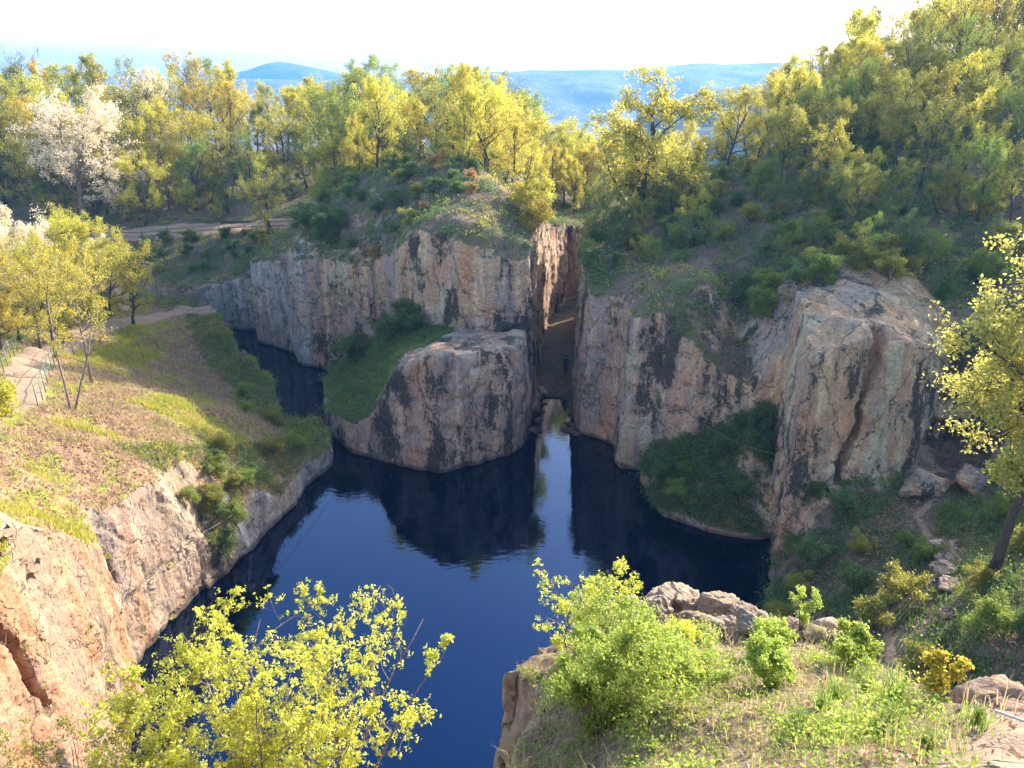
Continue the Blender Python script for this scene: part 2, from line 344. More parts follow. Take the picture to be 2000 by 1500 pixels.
T2 = [(15.0,37.2),(14.2,35.3),(12.4,31.3),(11.5,25),(9,16),(9,5),(70,5),(70,45),(24,45),(16,39)]
CF = [(1.5,55),(6,55),(6.2,62),(7.2,75),(9,79),(14,82.5),(26,90),(34,98),(26,98),(10,88),(5,83),(3,78),(2,66)]

def H_cleft(x, y):
    base = 0.35 + 0.75 * sstep(58.5, 66, y) + 0.05 * np.clip(y - 66, 0, 40) + 0.15 * np.clip(y - 80, 0, 40)
    ch = 1.0 - sstep(58.5, 60.5, y)
    return base - ch * (1.3 * np.exp(-((x - 3.35 + 0.15 * np.sin(y * 1.7)) / 0.95) ** 4)) - 0.9 * (1 - sstep(54.5, 57, y))
UPPER_PATH = [(-60,93),(-48,92),(-40,92.5),(-30,93.2),(-25,92),(-21,97)]
LOWER_PATH = [(-24,30),(-26.2,37.5),(-29.5,43),(-33,49.7),(-36,60.5),(-35.5,68),(-33,73.2),(-29.5,72.8)]
HILL_PATH = [(-14,76),(-9,74.5),(-4,72.2),(-1,69),(0.2,66.5)]
RIM_PATH = [(-22,22.5),(-17.5,21.6),(-15.5,20.5)]
TALUS_PATH = [(29,37.5),(24,36.8),(21,34),(20.4,29.5),(16,26.5),(14.8,23.5)]

SOLIDS = [('centre', LC, H_land, 0.03), ('left', LL, H_land, 0.05), ('right', LR, H_land, 0.05), ('block', BL, H_block, 0.07),
          ('pillar', PI_, lambda x, y: np.minimum(11.6 + 0.5 * (y - 37), 13.6 + .12 * (y - 41)) - 0.045 * (x - 18.6) ** 2, 0.075), ('talus', T1, H_talus, 0.0), ('basin', T2, H_talus, 0.0), ('floor', CF, H_cleft, 0.0)]
h = 0.22
X0, X1, Y0, Y1, Z0, Z1 = -54.0, 44.0, 12.0, 99.0, -1.1, 25.0
xs = np.arange(X0, X1, h, dtype=np.float32); ys = np.arange(Y0, Y1, h, dtype=np.float32); zs = np.arange(Z0, Z1, h, dtype=np.float32)
GX, GY = np.meshgrid(xs, ys, indexing='ij')
n1 = fbm(GX / 6.0, GY / 6.0, GX * 0, 3)
n2 = fbm(GX / 1.7, GY / 1.7, GX * 0 + 5, 3)
F = np.full((len(xs), len(ys), len(zs)), 9.0, np.float32)
wallw = np.zeros(GX.shape, np.float32)
for nm, poly, Hf, bat in SOLIDS:
    d = poly_sdf(GX, GY, poly).astype(np.float32)
    top = np.asarray(Hf(GX, GY), np.float32)
    if nm in ('talus', 'basin', 'floor'):
        amp = 0.16 if nm != 'floor' else 0.08
        top = top + amp * n2 + 0.15 * n1 * (nm == 'basin')
        dd = d + 0.2 * n2
    else:
        top = top + 0.35 * n1 * (nm not in ('block',)) + (0.22 if nm == 'block' else 0.24 if nm == 'left' else 0.14) * n2
        if nm == 'pillar': top = top + 0.25 * n2
        dd = d + (0.05 if nm in ('pillar', 'block') else 0.14) * n1 + 0.03 * n2
        wallw = np.maximum(wallw, np.exp(-(d / 1.1) ** 2))
    np.minimum(F, np.maximum(dd[:, :, None] + bat * zs[None, None], zs[None, None] - top[:, :, None]), out=F)
# cave at the foot of the right-hand cliff, an undercut behind the ledge, cracks
def carve(cx, cy, cz, rx, ry, rz):
    i0, i1 = np.searchsorted(xs, [cx - rx - .6, cx + rx + .6]); j0, j1 = np.searchsorted(ys, [cy - ry - .6, cy + ry + .6]); k0, k1 = np.searchsorted(zs, [cz - rz - .6, cz + rz + .6])
    x, y, z = np.meshgrid(xs[i0:i1], ys[j0:j1], zs[k0:k1], indexing='ij')
    e = np.sqrt(((x - cx) / rx) ** 2 + ((y - cy) / ry) ** 2 + ((z - cz) / rz) ** 2)
    e = (e - 1) * min(rx, ry, rz) + 0.25 * fbm(x / 1.1, y / 1.1, z / 1.1, 2)
    F[i0:i1, j0:j1, k0:k1] = np.maximum(F[i0:i1, j0:j1, k0:k1], -e)
carve(25.6, 39.8, 5.3, 2.7, 2.6, 1.5)
def crack(points, w, depth, side=False):
    P = np.array(points, float)
    lo = P.min(0) - 1.5; hi = P.max(0) + 1.5
    i0, i1 = np.searchsorted(xs, [lo[0], hi[0]]); j0, j1 = np.searchsorted(ys, [lo[1] - depth, hi[1] + depth]); k0, k1 = np.searchsorted(zs, [lo[2], hi[2]])
    x, y, z = np.meshgrid(xs[i0:i1], ys[j0:j1], zs[k0:k1], indexing='ij')
    order = np.argsort(P[:, 2]); Pz = P[order]
    cx = np.interp(z, Pz[:, 2], Pz[:, 0]) + 0.18 * vnoise(z * 1.3, z * 0, z * 0); cy = np.interp(z, Pz[:, 2], Pz[:, 1])
    e = np.maximum(np.abs(y - cy) - w, np.abs(x - cx) - depth) if side else np.maximum(np.abs(x - cx) - w, np.abs(y - cy) - depth)
    e = np.maximum(e, np.maximum(z - Pz[-1, 2], Pz[0, 2] - z))
    F[i0:i1, j0:j1, k0:k1] = np.maximum(F[i0:i1, j0:j1, k0:k1], -e)
crack([at(1735,590,38.6), at(1722,680,38.2), at(1690,770,37.9), at(1668,860,37.7), at(1630,950,37.4)], 0.34, 1.3)
def wall_x(u, v, x):
    t = x / ((u - 1000) / FPX); b = (750 - v) / FPX
    return np.array([x, t * (math.cos(PITCH) + b * math.sin(PITCH)), CAM_H + t * (-math.sin(PITCH) + b * math.cos(PITCH))])
crack([wall_x(5, 1170, -14.0), wall_x(35, 1225, -14.1), wall_x(70, 1265, -14.2), wall_x(90, 1330, -14.3), wall_x(112, 1390, -14.4)], 0.13, 1.6, True)
crack([wall_x(62, 1040, -14.6), wall_x(40, 1110, -14.4), wall_x(30, 1150, -14.2)], 0.13, 1.2, True)
crack([wall_x(140, 1040, -14.9), wall_x(115, 1090, -14.7), wall_x(95, 1140, -14.6)], 0.16, 0.9, True)
crack([at(945,490,60), at(925,560,59.4), at(880,640,58.4)], 0.2, 0.9)
crack([at(1300,545,50.5), at(1290,640,50), at(1262,720,49.5)], 0.16, 1.0)
# 3-D relief of the walls in a narrow band
B = np.nonzero(np.abs(F) < 1.1)
bx, by, bz = xs[B[0]], ys[B[1]], zs[B[2]]
ww = np.clip(wallw[B[0], B[1]], 0.12, 1)
big = fbm(bx / 3.2, by / 3.2, bz / 4.5, 3); flute = fbm(bx / 0.95, by / 0.95, bz / 7.0, 3); small = fbm(bx / 0.8, by / 0.8, bz / 0.55, 2)
ridge = np.abs(fbm(bx / 2.4 + 40, by / 2.4, bz / 2.0, 2))
facet = np.floor(big * 2.6 + 0.35 * flute) / 2.6
F[B] += ww * (0.17 * facet + 0.05 * big + 0.05 * flute + 0.06 * small + 0.22 * np.clip(0.16 - ridge, 0, 1) / 0.16)
del facet, big, flute, small, ridge, B, bx, by, bz
QV, QF = surface_nets(F, (X0, Y0, Z0), h)
del F
fc = QV[QF].mean(1)
fn = np.cross(QV[QF[:, 2]] - QV[QF[:, 0]], QV[QF[:, 3]] - QV[QF[:, 1]]); fa = np.linalg.norm(fn, axis=1) / 2 + 1e-9; fn = fn / (2 * fa[:, None])
keep = (fc[:, 2] > -0.9)
QF, fc, fn, fa = QF[keep], fc[keep], fn[keep], fa[keep]
# ground height lookup on the finished mesh (highest surface per cell)
gh = np.full((int((X1 - X0) / 0.5) + 2, int((Y1 - Y0) / 0.5) + 2), -5.0)
np.maximum.at(gh, (((fc[:, 0] - X0) / 0.5).astype(int), ((fc[:, 1] - Y0) / 0.5).astype(int)), fc[:, 2])
def H_far(x, y):
    """land outside the quarry: wooded rise, then a fall to the valley"""
    x = np.asarray(x, float); y = np.asarray(y, float)
    hl = H_land(x, y) + 0.4 * fbm(x / 9, y / 9, x * 0, 3)
    valley = -62 + 7 * fbm(x / 300, y / 300, x * 0 + 3, 4)
    w = sstep(128, 300, y + 0.12 * np.abs(x - 20)) 
    return hl * (1 - w) + valley * w
def ground(x, y):
    if X0 + 1 < x < X1 - 1 and Y0 + 1 < y < Y1 - 1:
        g = gh[int((x - X0) / 0.5), int((y - Y0) / 0.5)]
        if g > -4: return float(g)
    return float(H_far(x, y))

sd = {nm: poly_sdf(fc[:, 0], fc[:, 1], poly) for nm, poly, _, _ in SOLIDS}
reg = np.argmin(np.stack([sd[k] for k in ('centre', 'left', 'right')]), 0)
wall = (fn[:, 2] < 0.55)
lab = np.full(len(QF), 0)                                   # 0 = hillside ground
edge = lambda k, w=2.4: np.abs(sd[k]) < w
lab[(reg == 0) & wall & edge('centre')] = 1                # wall under the central hill
lab[(lab == 1) & (fc[:, 0] < -18.5)] = 2                    # grey wall in the left corner
lab[(reg == 2) & wall & edge('right')] = 3
lab[(reg == 1)] = 8                                         # the grassy left bank
lab[(reg == 1) & wall & edge('left', 2.8)] = 4
lab[(lab == 4) & (fc[:, 1] < 36.5)] = 5                     # the lit cliff, lower left
lab[(lab == 5) & (fc[:, 1] < 26.3)] = 6                     # orange buttress
tal = np.minimum(sd['talus'], sd['basin'])
lab[(tal < 0.3) & (fc[:, 2] < H_talus(fc[:, 0], fc[:, 1]) + 0.7)] = 9
lab[(sd['block'] < 0.75) & (fc[:, 2] < H_block(fc[:, 0], fc[:, 1]) + 0.9) & ~((lab == 1) & (fc[:, 2] > 9.2)) & (fc[:, 1] < 62)] = 7
lab[(sd['pillar'] < 0.9) & ((tal > -0.0) | (fc[:, 2] > H_talus(fc[:, 0], fc[:, 1]) + 0.5)) & (fc[:, 1] < 45)] = 10
lab[(sd['floor'] < 0.4) & (fc[:, 2] < H_cleft(fc[:, 0], fc[:, 1]) + 0.45)] = 11
up = (seg_dist(fc[:, 0], fc[:, 1], UPPER_PATH) < 1.5) & (lab == 0)
lp = (seg_dist(fc[:, 0], fc[:, 1], LOWER_PATH) < 0.95) & (lab == 8)
lab[up] = 12; lab[lp] = 13
pathd = np.minimum.reduce([seg_dist(QV[:, 0], QV[:, 1], l) - w for l, w in ((UPPER_PATH, 1.5), (LOWER_PATH, 0.95), (HILL_PATH, 0.9), (RIM_PATH, 0.9), (TALUS_PATH, 0.15))])
pathd_unused = np.minimum(pathd, np.where((QV[:, 2] < H_cleft(QV[:, 0], QV[:, 1]) + 0.5), poly_sdf(QV[:, 0], QV[:, 1], CF), 9))
path_attr = 1 - sstep(-0.5, 0.5, pathd)
bare = np.zeros(len(QV))
bsd = poly_sdf(QV[:, 0], QV[:, 1], BL)
bare[(bsd < 1) & (QV[:, 0] > -8 + 0.4 * (QV[:, 1] - 48)) & (QV[:, 2] < 9.4)] = 0.85
psd = poly_sdf(QV[:, 0], QV[:, 1], PI_); bare[psd < 0.8] = 0.8; bare[(QV[:, 0] > 22) & (QV[:, 1] < 42.5) & (QV[:, 1] > 37) & (QV[:, 2] > 5.2)] = 0.6
def refine(V, Q, A):
    """split every quad in four"""
    n = len(V); E = np.stack([Q, np.roll(Q, -1, 1)], -1).reshape(-1, 2); E.sort(1)
    U, inv, cnt = np.unique(E, axis=0, return_inverse=True, return_counts=True); inv = inv.reshape(-1)
    ev = V[U].mean(1); fv = V[Q].mean(1); e = inv.reshape(-1, 4) + n; f = np.arange(len(Q)) + n + len(U)
    A = [np.concatenate([x, x[U].mean(1), x[Q].mean(1)]) for x in A]
    V2 = np.concatenate([V, ev, fv])
    Q2 = np.concatenate([np.stack([Q[:, k], e[:, k], f, e[:, k - 1]], 1) for k in range(4)])
    edge_v = np.zeros(len(V2), bool); b = cnt == 1; edge_v[U[b].ravel()] = True; edge_v[np.nonzero(b)[0] + n] = True
    return V2, Q2, A, edge_v
def roughen(V, Q, edge_v, sc, amp):
    fnn = np.cross(V[Q[:, 2]] - V[Q[:, 0]], V[Q[:, 3]] - V[Q[:, 1]]); Nv = np.zeros_like(V)
    for k in range(4): np.add.at(Nv, Q[:, k], fnn)
    Nv /= np.linalg.norm(Nv, axis=1)[:, None] + 1e-9
    x, y, z = V[:, 0] / sc, V[:, 1] / sc, V[:, 2] / sc
    n = fbm(x, y, z * .7, 4, .6); st = np.floor(fbm(x * .6 + 9, y * .6, z * .45, 2) * 3) / 3; rd = np.clip(.12 - np.abs(fbm(x * .45 + 30, y * .45, z * .45, 2)), 0, 1) / .12
    d = amp * (0.7 * n + 0.8 * st - 1.1 * rd); d[edge_v] = 0
    return V + Nv * d[:, None]
def submesh(name, k, mat, label=None, cat=None, kind=None, base=None, fine=0):
    f = QF[lab == k]
    if not len(f): return None
    u, inv = np.unique(f, return_inverse=True)
    V, Q, A = QV[u], inv.reshape(f.shape), [path_attr[u], bare[u]]
    for s in range(fine):
        V, Q, A, ev = refine(V, Q, A); V = roughen(V, Q, ev, (0.9, 0.4)[s], (0.06, 0.04)[s])
    o = mesh_obj(name, V, Q, mat, None, True, {'path': A[0], 'bare': A[1]}, base)
    return tag(o, label, cat, None, kind)
submesh('hillside', 0, M['hill'], kind='structure')
submesh('grassy_bank', 8, M['slope'], kind='structure')
submesh('talus_ground', 9, M['hill'], kind='structure')
submesh('ravine_floor', 11, M['hill'], kind='structure')
submesh('path', 12, M['slope'], kind='structure')
submesh('path', 13, M['slope'], kind='structure')
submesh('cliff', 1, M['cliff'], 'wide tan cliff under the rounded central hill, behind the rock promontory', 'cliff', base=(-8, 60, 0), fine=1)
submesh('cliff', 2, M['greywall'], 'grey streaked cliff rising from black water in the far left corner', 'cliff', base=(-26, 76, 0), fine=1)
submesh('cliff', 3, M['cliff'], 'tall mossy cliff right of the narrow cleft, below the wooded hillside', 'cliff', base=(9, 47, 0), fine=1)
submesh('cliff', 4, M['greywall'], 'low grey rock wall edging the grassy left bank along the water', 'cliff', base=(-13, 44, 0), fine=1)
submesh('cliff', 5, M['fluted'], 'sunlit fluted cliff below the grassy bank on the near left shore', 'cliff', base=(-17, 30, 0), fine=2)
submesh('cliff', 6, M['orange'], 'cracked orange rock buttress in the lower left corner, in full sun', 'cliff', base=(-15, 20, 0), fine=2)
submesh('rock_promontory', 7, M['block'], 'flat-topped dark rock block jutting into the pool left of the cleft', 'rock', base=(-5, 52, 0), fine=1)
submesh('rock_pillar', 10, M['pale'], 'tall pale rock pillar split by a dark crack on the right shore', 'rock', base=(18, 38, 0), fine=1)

# ------------------------------------------------------------------ land beyond, water, far hills
def grid_mesh(name, xa, ya, Hf, mat, hole=None, kind='structure', drop=0.0):
    x, y = np.meshgrid(xa, ya, indexing='ij'); z = Hf(x, y) - drop
    V = np.stack([x, y, z], -1).reshape(-1, 3); nx, ny = x.shape
    i, j = np.meshgrid(np.arange(nx - 1), np.arange(ny - 1), indexing='ij')
    q = np.stack([i * ny + j, (i + 1) * ny + j, (i + 1) * ny + j + 1, i * ny + j + 1], -1).reshape(-1, 4)
    if hole:
        c = V[q].mean(1); q = q[~((c[:, 0] > hole[0]) & (c[:, 0] < hole[1]) & (c[:, 1] > hole[2]) & (c[:, 1] < hole[3]))]
    pa = 1 - sstep(1.0, 2.0, seg_dist(V[:, 0], V[:, 1], UPPER_PATH))
    return tag(mesh_obj(name, V, q, mat, None, True, {'path': pa, 'bare': np.zeros(len(V))}), kind=kind)
def graded(lo, hi, step, far, grow=1.18):
    a = list(np.arange(lo, hi + step * .5, step)); s = step; b = []
    x = a[-1]
    while x < far[1]: s *= grow; x += s; b.append(x)
    s = step; x = a[0]; c = []
    while x > far[0]: s *= grow; x -= s; c.append(x)
    return np.array(c[::-1] + a + b)
xa = graded(-110, 90, 1.0, (-3200, 3200)); ya = graded(96, 200, 1.0, (95.5, 3200), 1.12)
N = NT('valley_land'); p = N.pos()
f1 = N.noise(p, 0.012, 6, 0.7); f2 = N.noise(p, 0.12, 6, 0.75)
c = N.mix(N.mapr(f1, 0.42, 0.58), (0.06, 0.075, 0.025), (0.17, 0.16, 0.06))
c = N.mix(N.mapr(f2, 0.45, 0.6), c, (0.04, 0.05, 0.02))
M['valley'] = N.done(N.n('BsdfPrincipled', None, Base_Color=c, Roughness=0.95))
def H_out(x, y):
    return H_far(x, y) - 0.12
grid_mesh('terrain', xa, ya, H_out, M['hill'])
grid_mesh('terrain', np.arange(-120, X0 + 1.2, 1.0), np.arange(10, 97.0, 1.0), lambda x, y: np.maximum(H_land(x, y), -1) - 0.1, M['hill'])
grid_mesh('terrain', np.arange(X1 - 1.5, 110, 1.0), np.arange(10, 97.0, 1.0), lambda x, y: np.where(y > 40, H_land(x, y), np.maximum(H_talus(x, y), 8)) - 0.1, M['hill'])

def ridge(name, prof, y0, depth, base, mat, bump=2.0, rough=14.0, ext=None):
    """a real hill: crest height profile along x, falling to the valley both ways"""
    P = np.array([at(u, v, y0) for u, v in prof]); xs_ = np.linspace(P[0, 0], P[-1, 0], 260); ys_ = np.linspace(y0 - depth, y0 + depth, 60)
    x, y = np.meshgrid(xs_, ys_, indexing='ij'); t = np.abs(y - y0) / depth
    crest = np.interp(x, P[:, 0], P[:, 2])
    ex = np.minimum((x - xs_[0]) / (0.25 * (xs_[-1] - xs_[0])), 1) if name == 'hills' else 1.0
    z = base - 4 + (crest - base) * (1 - sstep(0, 1, t)) * sstep(0, 1, ex) + bump * fbm(x / rough / 6, y / rough / 6, x * 0, 4) * (0.25 + np.minimum(t * 3, 1))
    V = np.stack([x, y, z], -1).reshape(-1, 3); nx, ny = x.shape
    i, j = np.meshgrid(np.arange(nx - 1), np.arange(ny - 1), indexing='ij')
    q = np.stack([i * ny + j, (i + 1) * ny + j, (i + 1) * ny + j + 1, i * ny + j + 1], -1).reshape(-1, 4)
    return tag(mesh_obj(name, V, q, mat), kind='structure')
ridge('mountain', [(-900, 150), (300, 150), (700, 155), (900, 147), (945, 139), (1040, 134), (1120, 136), (1210, 135), (1290, 129), (1345, 122), (1400, 124), (1470, 121), (1560, 122), (1650, 128), (1800, 120), (2300, 130), (2700, 150)], 2500, 800, -64, M['valley'], 9)
ridge('mountain', [(-400, 160), (200, 158), (400, 152), (480, 136), (520, 123), (545, 118), (570, 122), (620, 132), (680, 145), (760, 152), (1200, 158), (2300, 160)], 3150, 400, -64, M['valley'], 6)
ridge('hills', [(900, 262), (1000, 250), (1150, 236), (1240, 212), (1320, 198), (1390, 170), (1450, 156), (1560, 146), (1750, 130), (2100, 110), (2600, 120)], 620, 240, -58, M['valley'], 3.0, 5)

N = NT('pool_water'); p = N.pos()
hgt = N.math('ADD', N.math('MULTIPLY', N.noise(N.pos((1, 2.2, 1)), 1.6, 3, 0.5), 0.6), N.math('MULTIPLY', N.noise(p, 0.35, 2, 0.5), 0.5))
bw = N.n('Bump', None, Strength=0.06, Distance=0.12, Height=hgt)
M['water'] = N.done(N.n('BsdfPrincipled', None, Base_Color=(0.0002, 0.0015, 0.008), Roughness=0.03, IOR=1.8, Specular_Tint=(0.10, 0.40, 1.0, 1), Normal=bw))
V = [(-60, 4, 0), (40, 4, 0), (40, 70, 0), (-60, 90, 0)]
tag(mesh_obj('water', V, [[(0, 1, 2, 3)]], M['water'], None, False), kind='structure')
# ------------------------------------------------------------------ trees and shrubs
def unit(v): return v / (np.linalg.norm(v) + 1e-9)
def bend(r, p, d, L, n, wob, up):
    P = [p]; s = L / n
    for i in range(n):
        d = unit(d + r.normal(0, wob, 3) + np.array([0, 0, up])); P.append(P[-1] + d * s)
    return np.array(P)
def leaf_quads(r, C, size, var=0.35, width=0.6, flat=0.0):
    """one rhombic leaf at every point of C"""
    n = len(C); a = r.normal(size=(n, 3)); a[:, 2] *= (1 - flat); a /= np.linalg.norm(a, axis=1)[:, None] + 1e-9
    b = r.normal(size=(n, 3)); b = np.cross(a, b); b /= np.linalg.norm(b, axis=1)[:, None] + 1e-9
    c = np.cross(a, b)
    s = (size * (1 + r.uniform(-var, var, n)))[:, None]
    V = np.stack([C - a * s * .5, C + b * s * width * .5 + c * s * .10, C + a * s * .5, C - b * s * width * .5 + c * s * .10], 1).reshape(-1, 3)
    return V, np.arange(4 * n).reshape(-1, 4)
def grow(seed, H=10, tr=0.16, base=0.28, spread=0.42, limbs=9, sub=6, twigs=4, lpt=16, leaf=0.2, sigma=0.22, stems=1, lean=0.0,
         wob=0.10, upw=0.06, top=0.9, fork=False, thin=1.0, leaf_var=0.35, cluster=None, droop=0.0, open_=0.0):
    """tapered trunk, limbs, branches, twigs (one mesh) and the leaves on the twigs (another)"""
    r = np.random.default_rng(seed); W = MB(); L = []
    trunks = []
    for s in range(stems):
        a = r.uniform(0, 6.28); sp = (0 if stems == 1 else r.uniform(0.25, 0.6)) + lean
        d = unit(np.array([math.cos(a) * sp, math.sin(a) * sp, 1.0]))
        P = bend(r, np.zeros(3) if stems == 1 else np.array([math.cos(a), math.sin(a), 0]) * tr * 1.2 - np.array([0, 0, .02 * H]), d, H * top * (1 if stems == 1 else r.uniform(0.7, 1.0)), 9, wob * 0.6, 0.05)
        rad = tr * (1 if stems == 1 else 0.6) * np.linspace(1, 0.16, len(P)) ** 0.9
        if stems == 1: rad[0] *= 1.35
        W.tube(P, rad, 7); trunks.append((P, rad))
    for P, rad in trunks:
        nl = max(3, limbs // len(trunks)); ph = r.uniform(0, 6.28)
        for i in range(nl):
            f = base + (0.97 - base) * (i + r.uniform(0.1, 0.9)) / nl
            x = f * (len(P) - 1); k = min(int(x), len(P) - 2); p = P[k] + (P[k + 1] - P[k]) * (x - k)
            ph += 2.4 + r.uniform(-.5, .5); el = r.uniform(0.25, 0.75) + 0.5 * f
            d = np.array([math.cos(ph) * math.cos(el), math.sin(ph) * math.cos(el), math.sin(el)])
            shape = math.sin(math.pi * (0.16 + 0.74 * (f - base) / (1.0 - base))) ** 0.7
            ll = H * spread * shape * r.uniform(0.7, 1.12)
            rl = max(0.012 * H * 0.1, np.interp(x, range(len(P)), rad) * 0.62)
            B = bend(r, p, d, ll, 6, wob * 1.5, upw); W.tube(B, rl * np.linspace(1, .25, 7), 5, False)
            for j in range(sub):
                g = 0.30 + 0.70 * (j + r.uniform(0, 1)) / sub; y = min(g * 6, 5.99); kk = int(y); q = B[kk] + (B[kk + 1] - B[kk]) * (y - kk)
                dd = unit(unit(B[kk + 1] - B[kk]) + r.normal(0, 0.75, 3) + np.array([0, 0, 0.15 - droop]))
                l2 = ll * 0.42 * r.uniform(0.6, 1.25) * (1.15 - 0.5 * g)
                r2 = rl * 0.36 * (1.2 - .6 * g)
                C = bend(r, q, dd, l2, 4, wob * 1.8, upw); W.tube(C, np.maximum(r2 * np.linspace(1, .35, 5), 0.0009 * H * thin), 4, False)
                if r.random() < open_: continue
                for t in range(twigs):
                    m = 0.25 + 0.75 * (t + r.uniform(0, 1)) / twigs; z = min(m * 4, 3.99); k3 = int(z); o = C[k3] + (C[k3 + 1] - C[k3]) * (z - k3)
                    d3 = unit(unit(C[k3 + 1] - C[k3]) + r.normal(0, 0.7, 3) + np.array([0, 0, 0.1 - droop]))
                    l3 = l2 * r.uniform(0.3, 0.65)
                    D = bend(r, o, d3, l3, 2, wob * 2, upw); W.tube(D, np.maximum(r2 * .5 * np.array([1, .7, .4]), 0.0006 * H * thin), 3, False)
                    n = max(1, int(lpt * r.uniform(0.3, 1.6)))
                    if cluster:
                        nc = max(1, n // cluster); tt = np.append(r.uniform(0.2, 1, nc - 1), 1.0) * 2
                        cc = np.stack([np.interp(tt, [0, 1, 2], D[:, a]) for a in range(3)], 1)
                        L.append((cc[:, None] + r.normal(0, sigma, (nc, cluster, 3))).reshape(-1, 3))
                    else:
                        tt = r.uniform(0.15, 1.05, n) * 2
                        cc = np.stack([np.interp(tt, [0, 1, 2], D[:, a]) for a in range(3)], 1)
                        L.append(cc + r.normal(0, sigma, cc.shape))
    L = np.concatenate(L); V, Q = leaf_quads(r, L, leaf, leaf_var)
    wv, wf = W.arrays()
    return mesh_data('trunk', wv, wf, [M['bark']]), mesh_data('crown', V, [Q], [M['yellow']], False)
PROTO = {
    'oak': [grow(s, 10, .19, .16, .46, 15, 7, 5, 26, .135, .17, wob=.17) for s in (11, 12, 13)],
    'slim': [grow(s, 10, .13, .16, .33, 15, 6, 5, 23, .13, .15, wob=.10, upw=.12) for s in (21, 22, 23)],
    'airy': [grow(s, 10, .14, .16, .42, 15, 6, 4, 17, .14, .15, wob=.14, upw=.10) for s in (31, 32)],
    'bare': [grow(45, 10, .15, .20, .42, 14, 7, 5, 2, .13, .15, wob=.16, upw=.08)],
    'multi': [grow(s, 10, .16, .08, .42, 18, 6, 5, 22, .135, .17, stems=3, wob=.13, upw=.08) for s in (41, 42)],
    'cherry': [grow(51, 10, .20, .16, .52, 20, 9, 6, 24, .14, .12, wob=.12, upw=.05)],
    'bush': [grow(s, 2.0, .035, .06, .56, 18, 6, 4, 13, .11, .12, stems=6, wob=.14) for s in (61, 62, 63)],
    'bigoak': [grow(71, 10, .26, .30, .52, 14, 9, 7, 24, .14, .12, wob=.22, top=.8)],
    'near': [grow(81, 10, .15, .16, .48, 20, 10, 8, 24, .11, .10, wob=.14), ],
    'maple': [grow(s, 10, .12, .30, .30, 24, 10, 8, 34, .085, .09, wob=.12, upw=.06) for s in (85, 86)],
    'thin': [grow(91, 10, .13, .30, .34, 12, 7, 5, 13, .105, .10, stems=2, wob=.09, upw=.08), grow(92, 10, .10, .35, .28, 10, 6, 5, 14, .105, .10, wob=.08, upw=.08)],
}
used = {}
def plant(kind, name, x, y, H, mat, label, cat='tree', group=None, bark='bark', z=None, rz=None, sx=1.0, i=None, sink=0.15):
    lst = PROTO[kind]; k = used.get(kind, 0) if i is None else i; used[kind] = used.get(kind, 0) + 1
    tm, cm = lst[k % len(lst)]
    o = bpy.data.objects.new(name, None); COL.objects.link(o); o.empty_display_size = 0.3
    o.location = (x, y, (ground(x, y) if z is None else z) - sink); o.rotation_euler = (0, 0, random.uniform(0, 6.28) if rz is None else rz)
    s = H / (2.0 if kind == 'bush' else 10.0); o.scale = (s * sx, s * sx, s)
    for nm, me, m in (('trunk' if kind != 'bush' else 'stems', tm, bark), ('crown', cm, mat)):
        c = bpy.data.objects.new(nm, me); COL.objects.link(c); c.parent = o
        c.material_slots[0].link = 'OBJECT'; c.material_slots[0].material = M[m]
    return tag(o, label, cat, group)
def xat(u, D, v=300):
    b = (750 - v) / FPX; return (u - 1000) / FPX * D / (math.cos(PITCH) + b * math.sin(PITCH))
rr = random.Random(5)
MATW = {'yellow': 'yellow-green', 'gold': 'deep yellow', 'olive': 'olive', 'green': 'fresh green', 'rust': 'rusty brown', 'dark': 'deep green', 'blossom': 'white blossoming'}
def forest(rows, mats, kinds, region, group, hscale=1.0, name='tree', word='spring tree'):
    for D, u0, u1, du, hh in rows:
        u = u0 + rr.uniform(0, du)
        while u < u1:
            d = D + rr.uniform(-3.5, 3.5); x = xat(u, d); m = rr.choice(mats); k = rr.choice(kinds)
            hgt = hh * rr.uniform(0.8, 1.15) * hscale * (0.80 if 470 < u < 660 and D > 90 else 0.62 if 1320 < u < 1490 and D > 70 else 1.22 if u > 1600 and D > 72 else 1.0)
            if seg_dist(np.array([x]), np.array([d]), UPPER_PATH)[0] > 2.2:
                plant(k, name, x, d, hgt, m, f"{MATW[m]} {'tall' if hgt > hh else 'shorter'} {word} {region}", 'tree', group + f' with {MATW[m]} leaves')
            u += du * rr.uniform(0.7, 1.3)
forest([(97, -120, 480, 66, 9.5), (105, -150, 720, 56, 11.5), (114, -170, 740, 52, 12), (123, -190, 760, 50, 12.5), (133, -200, 780, 48, 13)],
       ['yellow', 'yellow', 'gold', 'yellow', 'olive', 'green'], ['oak', 'oak', 'slim', 'airy', 'multi'], 'in the wood behind the upper fenced path', 'wood behind the upper path')
forest([(95.5, -90, 260, 52, 4.0), (95.5, 340, 480, 48, 4.0), (99, -100, 600, 48, 5.0), (109, -100, 700, 55, 5.0)], ['olive', 'dark', 'green', 'olive', 'yellow'], ['multi'], 'under the trees behind the upper fenced path', 'saplings behind the upper path', 1.0, 'sapling', 'understory sapling')
forest([(79, 640, 800, 42, 7.5), (86, 600, 980, 42, 9.5), (94, 640, 1020, 42, 11), (102, 700, 1040, 45, 11.5)],
       ['yellow', 'yellow', 'gold', 'olive', 'green'], ['oak', 'slim', 'airy', 'multi'], 'crowning the central hill', 'trees on the central hill')
forest([(78, 620, 860, 38, 3.6), (84, 600, 1000, 42, 4.0)], ['olive', 'green', 'yellow', 'dark'], ['multi'], 'under the trees crowning the central hill', 'saplings on the central hill', 1.0, 'sapling', 'understory sapling')
